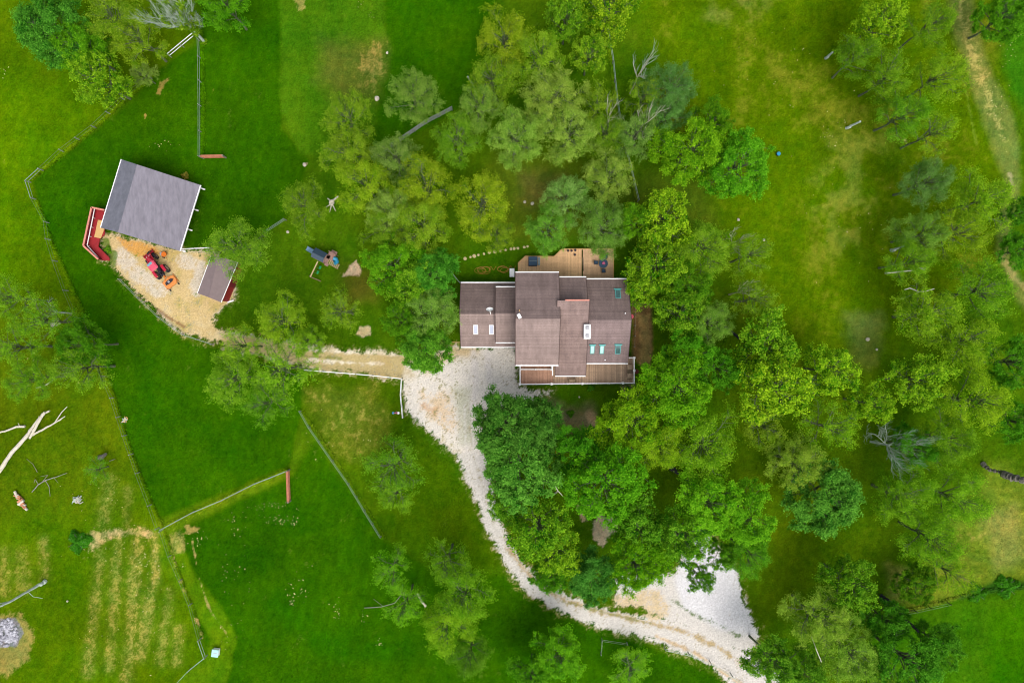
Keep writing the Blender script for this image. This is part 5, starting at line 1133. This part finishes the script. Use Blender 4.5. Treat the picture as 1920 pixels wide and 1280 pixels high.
TREES = [
 ('maple', 105, 60, 58, 'large dark dense tree at the far top left', dict(tint=(.68, .88, .55))),
 ('green', 160, 95, 45, 'dark green tree between the far top left tree and the light olive one', dict(tint=(.7, .85, 1))),
 ('leafy', 188, 150, 48, 'bright leaf-tipped tree, lowest of the top left cluster', dict(tint=(.8, .95, .8))),
 ('locust', 215, 40, 56, 'light olive tree left of the bare twiggy tree', {}),
 ('locust', 262, 75, 46, 'small olive tree just left of and below the bare twiggy tree', dict(tint=(.95, .95, .8))),
 ('willow', 268, 140, 22, 'little grey-green sapling at the corner of the top left cluster', dict(h=5)),
 ('green', 425, 12, 42, 'green tree at the top edge right of the bare twiggy tree', dict(tint=(.7, .85, .9))),
 ('willow', 775, 183, 50, 'lone grey-green tree right of the dry pasture patch', dict(tint=(.9, .95, .8))),
 ('locust', 655, 225, 48, 'olive tree growing directly below the dry pasture patch', dict(tint=(.9, .95, .9))),
 ('locust', 655, 290, 50, 'olive tree at the left border of the wood, second from top', {}),
 ('locust', 685, 350, 58, 'bright olive tree right of the pale splayed stump', dict(tint=yel)),
 ('locust', 572, 388, 42, 'round olive tree left of the pale splayed stump', dict(tint=(.85, .92, .9))),
 ('willow', 745, 300, 46, 'grey-green tree just below the plank fence', dict(tint=(.8, .9, .9))),
 ('locust', 800, 350, 55, 'yellow-green tree above the twin sandy rock, left of centre wood', dict(tint=yel)),
 ('locust', 792, 425, 55, 'olive tree north of the hose lawn, left side', {}),
 ('willow', 735, 400, 46, 'soft grey tree between two bright olive trees left of centre', {}),
 ('locust', 858, 265, 46, 'mid-green tree right of the plank fence end', dict(tint=(.75, .88, .9))),
 ('locust', 905, 385, 60, 'broad olive tree above the stepping stones', dict(tint=yel)),
 ('locust', 930, 440, 34, 'small olive tree hanging over the stepping stones', dict(h=6)),
 ('locust', 945, 75, 55, 'bright olive tree at the top, left of the fence line', dict(tint=yel)),
 ('locust', 925, 150, 50, 'olive tree below the bright top one, left of the fence line', {}),
 ('willow', 900, 205, 44, 'grey-green tree behind the leaning grey snag', dict(tint=(.9, 1, .8))),
 ('locust', 1010, 110, 50, 'olive tree in the middle of the upper wood', {}),
 ('willow', 1040, 185, 56, 'large pale grey-green tree in the upper wood', dict(tint=(1.05, 1.05, .85))),
 ('willow', 1065, 250, 56, 'pale grey-green tree nearest the bare spot behind the house', dict(tint=(1.05, 1.05, .85))),
 ('willow', 965, 260, 52, 'grey-green tree with pale limb left of the bare spot', dict(tint=(.95, 1, .8))),
 ('leafy', 1062, 42, 38, 'narrow leafy tree at the top edge above the fence', dict(tint=(.65, .85, .9))),
 ('leafy', 1140, 22, 50, 'bright leaf-tipped tree at the top edge over the fence', dict(tint=(1, 1, .8))),
 ('leafy', 1105, 105, 36, 'small bright tree left of the north-south fence', dict(tint=(.85, .9, 1))),
 ('airy', 1120, 200, 40, 'thin tree with bare tips beside the north-south fence', {}),
 ('airy', 1205, 185, 38, 'thin tree with pale bare limb left of the bluish trees', {}),
 ('locust', 1135, 250, 38, 'olive tree over the north-south fence', dict(tint=(.85, .9, 1))),
 ('willow', 1190, 255, 46, 'grey-green tree right of the fence below the bare limbs', dict(tint=(.8, .9, .9))),
 ('willow', 1255, 168, 48, 'dark bluish tree, upper of the bluish pair', dict(tint=(.45, .72, 1.0))),
 ('willow', 1245, 215, 40, 'dark bluish tree, lower of the bluish pair', dict(tint=(.5, .74, .9))),
 ('green', 1295, 285, 60, 'mid-green full tree left of the big round bright tree', dict(tint=(1.0, .95, 1))),
 ('green', 1330, 235, 40, 'smaller green tree above the big round bright tree', dict(tint=(.8, .85, 1))),
 ('green', 1380, 318, 60, 'big round vivid green tree standing at the field edge', dict(tint=(.75, 1.0, 1.4))),
 ('willow', 1140, 335, 48, 'soft grey-green tree above the back deck, right of the feathery one', dict(tint=(1, 1.02, .8))),
 ('willow', 1062, 375, 44, 'bluish feathery tree above the middle of the back deck', dict(tint=(.85, 1.0, 1.3))),
 ('willow', 1028, 432, 44, 'green feathery tree overhanging the left part of the back deck', dict(tint=(.6, .9, .5))),
 ('willow', 1128, 428, 52, 'feathery tree overhanging the right part of the back deck', dict(tint=(.75, .95, .8))),
 ('leafy', 1240, 415, 56, 'brightest leaf-tipped tree north-east of the back deck', dict(tint=(1.05, 1.05, .8))),
 ('green', 1185, 420, 40, 'dark tree between back deck and brightest leafy tree', dict(tint=(.7, .75, .9))),
 ('leafy', 1232, 500, 58, 'leafy tree beside the east wing roof corner', dict(tint=(.85, .95, .9))),
 ('leafy', 1205, 545, 34, 'leafy tree touching the east wing roof', dict(h=8, tint=(.95, 1, .9))),
 ('locust', 1315, 470, 56, 'olive tree right of the brightest leaf-tipped tree', dict(tint=(.85, .95, .9))),
 ('green', 1285, 540, 46, 'dark full tree two crowns east of the east wing', dict(tint=(.65, .75, 1))),
 ('leafy', 1275, 585, 50, 'leafy tree above the bare soil strip, to its right', dict(tint=(.7, .85, 1))),
 ('willow', 1325, 605, 46, 'loose grey-green crown east of the bare soil strip', dict(tint=(.85, .98, .7))),
 ('airy', 1400, 480, 46, 'see-through tree with white bare branch at the field edge, upper', {}),
 ('airy', 1410, 560, 46, 'see-through tree with white bare branch at the field edge, lower', {}),
 ('green', 740, 500, 52, 'dark green tree right of the sandy patch by the playset', dict(tint=(.85, .9, 1))),
 ('leafy', 775, 540, 46, 'leaf-tipped tree between the sandy patch and garage wing', dict(tint=(.8, .9, 1))),
 ('maple', 815, 515, 42, 'dark dense tree at the grey fence above the garage wing', dict(tint=(.8, 1.1, .6))),
 ('willow', 810, 590, 50, 'grey-green tree directly left of the garage wing', dict(tint=(.75, .95, .8))),
 ('maple', 800, 655, 44, 'dark low tree at the corner of lane and driveway', dict(tint=(1.3, 1.25, .6))),
 ('green', 755, 600, 38, 'green tree left of the grey-green garage tree', dict(tint=(.65, .75, .9))),
 ('airy', 640, 585, 42, 'thin greyish tree between the two sandy patches', {}),
 ('locust', 720, 430, 40, 'olive tree above the sandy patch by the playset', {}),
 ('locust', 450, 462, 56, 'olive tree overhanging the small shed', dict(tint=(.75, .9, 1))),
 ('locust', 530, 600, 50, 'olive tree right of the small shed, above the lane', dict(tint=(.95, 1, .8))),
 ('locust', 580, 640, 30, 'small bright tree at the lane edge', dict(h=6, tint=(.9, 1, .8))),
 ('airy', 455, 650, 44, 'thin twiggy tree at the left end of the lane', dict(tint=(1.0, 1.1, .9))),
 ('locust', 445, 710, 56, 'broad olive tree in the dark pasture below the lane, left one', dict(tint=(.8, .95, .9))),
 ('airy', 530, 690, 62, 'wide twiggy tree in the dark pasture below the lane, right one', dict(tint=(.9, 1.05, .9))),
 ('airy', 500, 755, 48, 'lowest olive tree of the trio below the lane', dict(tint=(.65, .9, .8))),
 ('airy', 30, 560, 48, 'olive tree at the left edge, level with the yard', dict(tint=(.85, 1, .8))),
 ('airy', 85, 600, 52, 'thin tree with bare grey limbs left of the dark pasture', dict(tint=(.9, 1.1, .8))),
 ('airy', 28, 650, 52, 'olive tree at the left edge above the fallen tree', dict(tint=(.8, 1, .8))),
 ('green', 165, 645, 44, 'dark green tree touching the left of the dark pasture', dict(tint=(.5, .68, .8))),
 ('airy', 155, 690, 52, 'olive tree right of the thin stick above the fallen tree', dict(tint=(.75, .92, .8))),
 ('locust', 60, 710, 42, 'low olive tree directly above the fallen tree', dict(tint=(.8, .95, .8))),
 ('airy', 185, 880, 26, 'tiny bushy tree beside the weathered stump', dict(h=3.5, tint=(.6, .9, .7))),
 ('airy', 735, 870, 62, 'dark wispy tree standing alone left of the driveway bend', dict(tint=(.6, .78, .7))),
 ('airy', 745, 920, 44, 'thin wispy tree just below the lone wispy tree', dict(tint=(.8, 1, .8))),
 ('airy', 840, 1050, 50, 'olive tree nearest the driveway in the lower middle', dict(tint=(.75, .95, .7))),
 ('locust', 870, 1110, 56, 'bright olive tree in the lower middle group, right side', dict(tint=(.85, 1.05, .7))),
 ('locust', 840, 1165, 56, 'bright olive tree, lowest of the lower middle group', dict(tint=(.95, 1.08, .7))),
 ('airy', 735, 1065, 44, 'thin tree at the end of the diagonal wire fence', dict(tint=(.7, 1, .7))),
 ('airy', 760, 1130, 42, 'thin tree over the tan broken trunk', dict(tint=(.8, 1.1, .7))),
 ('locust', 880, 1225, 40, 'dim olive tree near the bottom, left of the pale spot', dict(tint=(.6, .8, .8))),
 ('green', 1050, 1225, 48, 'green leaf-tipped tree at the bottom edge below the driveway', dict(tint=(.85, .95, 1), h=9)),
 ('green', 1000, 1260, 38, 'small green tree at the bottom edge, left of the leaf-tipped one', dict(tint=(.7, .9, 1), h=8)),
 ('airy', 1180, 1250, 46, 'low thin tree inside the rail fence corner at the bottom', dict(h=4, tint=(.8, 1.1, .7))),
 ('maple', 950, 795, 58, 'big dark maple covering the driveway edge below the house', dict(h=13, tint=(.85, .92, .8))),
 ('maple', 1005, 800, 48, 'dark maple lobe right of the big dark maple, facing the front lawn', dict(h=12, tint=(.8, .88, .8))),
 ('maple', 975, 875, 66, 'broad grey-tipped dark maple, middle of the driveway-side pair', dict(tint=(1.05, 1.02, .85), h=13)),
 ('green', 1085, 850, 54, 'dark green tree touching the bare front lawn', dict(tint=(.5, .75, 1.2))),
 ('green', 1130, 905, 76, 'very large rounded green tree south of the front deck', dict(tint=(.75, .95, 1), h=14)),
 ('green', 1180, 790, 62, 'yellow-green tree below the right end of the front deck', dict(tint=(1.25, 1, 1))),
 ('green', 1265, 730, 66, 'wide bright tree just south-east of the house', dict(tint=(.9, 1, 1), h=13)),
 ('green', 1290, 660, 46, 'dark tree right of the bare soil strip', dict(tint=(.6, .8, 1.2))),
 ('green', 1340, 690, 42, 'dark tree between the bright house-side tree and the huge bright one', dict(tint=(.55, .75, 1.2))),
 ('locust', 1230, 830, 52, 'yellow-green tree right of the very large rounded tree', dict(tint=(1.1, 1.08, .6))),
 ('locust', 1320, 830, 60, 'light olive tree in the middle of the south wood', dict(tint=(.85, 1.05, .7))),
 ('leafy', 1010, 985, 58, 'leafy tree covering the driveway inside curve', dict(tint=(.8, .95, .9))),
 ('leafy', 950, 945, 36, 'small leafy tree squeezed between maple and driveway', dict(tint=(.6, .8, 1), h=7)),
 ('leafy', 1045, 1030, 44, 'leafy tree with grey twigs over the driveway bend', dict(tint=(.85, .98, .9))),
 ('green', 1030, 1078, 34, 'low green tree at the driveway bend', dict(tint=(.6, .8, 1), h=7)),
 ('maple', 1112, 1078, 45, 'compact very dark round tree at the driveway bend', dict(tint=(.75, 1, .9), h=9)),
 ('leafy', 1200, 985, 52, 'green tree right of the bare earth clearing', dict(tint=(.55, .8, 1))),
 ('green', 1190, 1055, 56, 'green tree above the sandy wedge of the driveway', dict(tint=(.8, .92, .6))),
 ('leafy', 1275, 1000, 54, 'light green tree at the top of the white parking pad', dict(tint=(.6, .85, 1))),
 ('leafy', 1310, 1080, 26, 'small leaf cluster tree standing over the white parking pad', dict(tint=(.5, .75, 1), h=9)),
 ('leafy', 1355, 1035, 30, 'small tree at the upper right of the white parking pad', dict(tint=(.55, .8, 1), h=8)),
 ('green', 1320, 940, 62, 'broad soft green tree in the centre of the south wood', dict(tint=(1, 1.1, 1.4))),
 ('green', 1395, 970, 54, 'soft green tree left of the bluish round tree', dict(tint=(.95, 1.1, 1.4))),
 ('locust', 1400, 1035, 42, 'green tree right of the white parking pad', dict(tint=(.6, .95, .8))),
 ('leafy', 1435, 650, 62, 'upper part tree of the huge bright pair in the east wood', dict(tint=(.75, .92, .9))),
 ('leafy', 1445, 725, 68, 'huge bright leaf-tipped tree in the east wood', dict(tint=(1, 1.05, .8), h=14)),
 ('leafy', 1552, 695, 50, 'bright leaf-tipped tree right of the huge bright one', dict(tint=(1, 1.05, .8))),
 ('leafy', 1628, 755, 40, 'narrow bright tree left of the grey bare tree', dict(tint=(1.05, 1.08, .8))),
 ('airy', 1550, 800, 56, 'wispy tree with thin curved limbs left of the grey bare tree', dict(tint=(.85, 1.05, .6))),
 ('airy', 1430, 800, 44, 'dim thin tree below the huge bright tree', {}),
 ('willow', 1490, 870, 54, 'olive-brown tree left of the bluish round tree', dict(tint=(.95, .92, .45))),
 ('maple', 1540, 932, 64, 'round blue-green dense tree alone at the edge of the clearing', dict(tint=(.95, 1.05, .75), h=11)),
 ('green', 1705, 838, 42, 'small vivid green tree behind the grey bare tree', dict(tint=(.5, .8, 1.3), h=8)),
 ('leafy', 1645, 45, 46, 'bright leaf-tipped tree at the top edge, right part', dict(tint=(1.0, 1.05, .8))),
 ('locust', 1605, 110, 40, 'dim olive tree beside the upper short grey trunk', dict(tint=(.65, .85, .7))),
 ('locust', 1740, 50, 44, 'olive tree at the top edge left of the pale track', dict(tint=(.85, .95, .7))),
 ('locust', 1660, 145, 46, 'olive tree in the middle of the upper right group', dict(tint=(.75, .9, .7))),
 ('locust', 1755, 150, 50, 'yellow-green tree nearest the pale track, upper right group', dict(tint=(1.1, 1.08, .7))),
 ('locust', 1690, 215, 44, 'olive tree, lowest left of the upper right group', dict(tint=(.7, .92, .7))),
 ('airy', 1745, 250, 46, 'thin tree at the bottom of the upper right group', dict(tint=(.9, 1, .6))),
 ('green', 1872, 35, 46, 'dark green round tree beside the pale track at the top right', dict(tint=(.6, .8, .9), h=9)),
 ('willow', 1730, 345, 46, 'dim bluish tree in the right-hand group, top left', dict(tint=(.55, .72, .9))),
 ('locust', 1835, 380, 56, 'yellow-green tree in the right-hand group, top right', dict(tint=(1.05, 1.08, .7))),
 ('locust', 1790, 440, 52, 'yellow-green tree, centre of the right-hand group', dict(tint=(1.05, 1.05, .7))),
 ('willow', 1725, 440, 44, 'dim grey-green tree by the thin broken trunk', dict(tint=(.7, .85, .6))),
 ('locust', 1700, 492, 44, 'low bright tree just above the pale dead limbs', dict(tint=(.75, .95, .7))),
 ('locust', 1735, 590, 60, 'bright round-topped tree below the kinked dead limb', dict(tint=(.9, 1.0, .7))),
 ('locust', 1830, 545, 60, 'olive tree right of the pale dead limbs', dict(tint=(.75, .92, .6))),
 ('green', 1908, 400, 28, 'dark bush-like tree at the right edge, upper one', dict(tint=(.5, .7, 1.2), h=6)),
 ('green', 1908, 470, 34, 'dark bush-like tree at the right edge, lower one', dict(tint=(.55, .78, 1.2), h=6)),
 ('locust', 1810, 640, 60, 'yellow-green tree above the dark right edge tree', dict(tint=(1, 1.05, .6))),
 ('green', 1895, 680, 46, 'dark tree at the right edge, middle height', dict(tint=(.5, .7, 1.1))),
 ('leafy', 1715, 715, 52, 'leafy olive tree above the grey bare tree', dict(tint=(.8, .92, .8))),
 ('locust', 1825, 750, 60, 'large yellow-green tree right of the grey bare tree', dict(tint=(1.15, 1.1, .6))),
 ('locust', 1770, 820, 50, 'olive tree above the thick right edge trunk', dict(tint=(.8, .92, .6))),
 ('green', 1905, 790, 40, 'dark tree at the right edge above the thick trunk', dict(tint=(.5, .72, 1))),
 ('locust', 1690, 930, 54, 'olive tree directly below the grey bare tree', dict(tint=(.8, 1, .6))),
 ('locust', 1790, 930, 56, 'broad olive tree left of the thick right edge trunk', dict(tint=(.8, 1, .6))),
 ('locust', 1745, 1005, 54, 'olive tree above the lone thin trees of the south-east', dict(tint=(.85, 1.05, .6))),
 ('airy', 1780, 1070, 46, 'thin yellow-green tree on the pale slope', dict(tint=(1, 1.1, .6))),
 ('green', 1715, 1095, 38, 'low dark round tree above the dark forked trunk', dict(tint=(.7, .75, .7), h=6)),
 ('leafy', 1590, 1090, 50, 'leafy tree left of the dark forked trunk', dict(tint=(.6, .8, .8))),
 ('willow', 1530, 1155, 58, 'soft olive tree above the straight white dead limb', dict(tint=(.85, .95, .5))),
 ('willow', 1585, 1215, 58, 'soft olive tree right of the straight white dead limb', dict(tint=(.85, .95, .5))),
 ('leafy', 1440, 1235, 48, 'dark leafy tree overhanging the driveway exit', dict(tint=(.5, .72, 1))),
 ('leafy', 1500, 1255, 42, 'dark leafy tree at the bottom edge right of the driveway', dict(tint=(.5, .72, .9))),
 ('green', 1660, 1160, 40, 'blue-green tree under the dark forked trunk', dict(tint=(.5, .75, 1.6), h=7)),
 ('green', 1695, 1235, 62, 'large dark tree at the bottom right below the forked trunk', dict(tint=(.55, .75, 1.8))),
 ('green', 1755, 1205, 44, 'dark tree right of the forked trunk tips', dict(tint=(.5, .7, 1.5))),
 ('locust', 1630, 1270, 44, 'olive tree at the bottom edge left of the large dark tree', dict(tint=(.7, .85, .7))),
]
for k, u, v, r, lab, kw in TREES: tree(k, u, v, r, lab, **kw)

# bare trees
def bare(u, v, r, h, label, mat_w, mat_f, seed, dense=True, ivy=False):
    zc = h * .6; p = W(u, v, zc); s = r / S * (H - zc) / H / 5.2
    w, f = make_bare(seed, dense); t = Thing('bare_tree', label, 'dead tree', (p.x, p.y, 0), 'leafless grey trees')
    sc_ = lambda mb: MB().add([(p.x + x * s, p.y + y * s, z * h / 9.0) for x, y, z in mb.v], mb.f)
    t.part('trunk', sc_(w), mat_w); t.part('twigs', sc_(f), mat_f)
    if ivy:
        r_ = np.random.default_rng(3); src = [v_ for v_ in w.v]; q = np.array(src)[r_.integers(0, len(src), 5000)]; q = q[(np.hypot(q[:, 0], q[:, 1]) < 2.4)]
        q = q * np.array([s, s, h / 9.0]) + np.array([p.x, p.y, 0]) + r_.normal(0, .14, q.shape); nn = len(q)
        a = r_.normal(0, .12, (nn, 3)); b = r_.normal(0, .12, (nn, 3)); vv = np.stack([q - a, q - b, q + a, q + b], 1).reshape(-1, 3) - np.array([p.x, p.y, 0])
        o = bpy.data.objects.new('ivy', npmesh('ivy', vv, np.arange(nn * 4).reshape(-1, 4), 'lf_locust', tone=r_.random(nn))); COL.objects.link(o); o.parent = t.e
bare(335, 32, 62, 12, 'big bare grey tree with ivy on its limbs at the top left', 'twig_grey', 'twig_grey', 2, True, True)
bare(1678, 840, 48, 10, 'pale bare grey tree with hanging twigs in the east wood', 'twig_grey', 'twig_grey', 5)
bare(1148, 205, 38, 15, 'white bare branches over the north-south fence', 'bark_pale', 'bark_pale', 7, False)
bare(1203, 130, 36, 14, 'bare pale branches sticking up left of the bluish trees', 'bark_pale', 'twig_grey', 8, False)
bare(1212, 225, 40, 15, 'forked white bare tree in front of the bluish trees', 'bark_pale', 'bark_pale', 9, False)
bare(1383, 452, 32, 12, 'white forked bare branches at the inner edge of the east field', 'bark_pale', 'bark_pale', 10, False)
bare(1400, 545, 34, 12, 'white bare limbs showing right of the east wing trees', 'bark_pale', 'bark_pale', 11, False)
bare(1508, 720, 20, 8, 'small grey bare tree between the two huge bright crowns', 'twig_grey', 'twig_grey', 12, True)
bare(95, 585, 34, 7, 'grey bare limbs over the stone slab left of the dark pasture', 'twig_grey', 'twig_grey', 13, False)
p = W(102, 605, .2); single('stone_slab', MB().box((p.x, p.y, .15), (1.3, .9, .3), .4, .12), 'rock', 'flat grey stone slab under the bare limbs at left', 'stone', (p.x, p.y, 0))
# low bushes
def bush(u, v, r, h, label, lf, seed, tint=(1, 1, 1)):
    rg = np.random.default_rng(seed); p = W(u, v, h * .5); R_ = r / S; n = int(1500 * R_ * R_ ** .5) + 900
    d = rg.normal(0, 1, (n, 3)); d /= np.linalg.norm(d, axis=1, keepdims=True); d[:, 2] = np.abs(d[:, 2])
    az = np.arctan2(d[:, 1], d[:, 0]); rr = (.75 + .18 * np.sin(3 * az + seed) + .1 * np.sin(7 * az)) * rg.uniform(.55, 1.05, n)
    q = d * np.array([R_, R_, h]) * rr[:, None]; nn = d + np.array([0, 0, .6]) + rg.normal(0, .4, (n, 3)); nn /= np.linalg.norm(nn, axis=1, keepdims=True)
    a = np.cross(nn, rg.normal(0, 1, (n, 3))); a /= np.linalg.norm(a, axis=1, keepdims=True); b = np.cross(nn, a); s = rg.uniform(.05, .13, (n, 1))
    vv = np.stack([q - a * s, q - b * s * .6, q + a * s, q + b * s * .6], 1).reshape(-1, 3)
    e = bpy.data.objects.new('bush', None); COL.objects.link(e); e.location = (p.x, p.y, 0); tag(e, label, 'bush', 'low bushes')
    o = bpy.data.objects.new('foliage', npmesh('foliage', vv, np.arange(n * 4).reshape(-1, 4), lf, tone=np.clip(rg.normal(.4, .25, n), 0, 1))); COL.objects.link(o); o.parent = e; o.color = (*tint, 1)
    st = MB(); r2 = random.Random(seed)
    for k in range(7): an = k * .9; st.tube([(0, 0, 0), (R_ * .3 * math.cos(an), R_ * .3 * math.sin(an), h * .4), (R_ * .65 * math.cos(an), R_ * .65 * math.sin(an), h * .7)], [.04, .03, .015], 5)
    s_ = bpy.data.objects.new('stem', st.mesh('stem', 'bark')); COL.objects.link(s_); s_.parent = e
bush(145, 1016, 26, 1.1, 'bluish low bush left of the big straw patch', 'lf_green', 1, (.5, .8, 2.5))
bush(1108, 727, 8, .9, 'small round shrub against the front deck railing', 'lf_green', 2, (.6, .8, 1))
bush(1178, 730, 6, .8, 'tiny shrub at the right end below the front deck', 'lf_green', 3, (.6, .9, 1))
bush(200, 468, 9, .5, 'weedy green clump inside the red ramp', 'lf_locust', 4, (.7, .9, 1))
bush(346, 323 + 6, 8, .5, 'dry brown clump at the upper edge of the barn roof', 'lf_willow', 5, (1.4, .8, .7))
bush(1070, 745 + 30, 8, .4, 'scrubby weeds on the bare front lawn', 'lf_green', 6, (.7, .8, 1))
bush(1890, 1100, 26, 1.0, 'rough bluish scrub on the south-east meadow edge, right part', 'lf_green', 7, (.5, .8, 2.0))
bush(1835, 1112, 22, .8, 'rough scrub on the south-east meadow edge, left part', 'lf_green', 8, (.5, .75, 1.6))
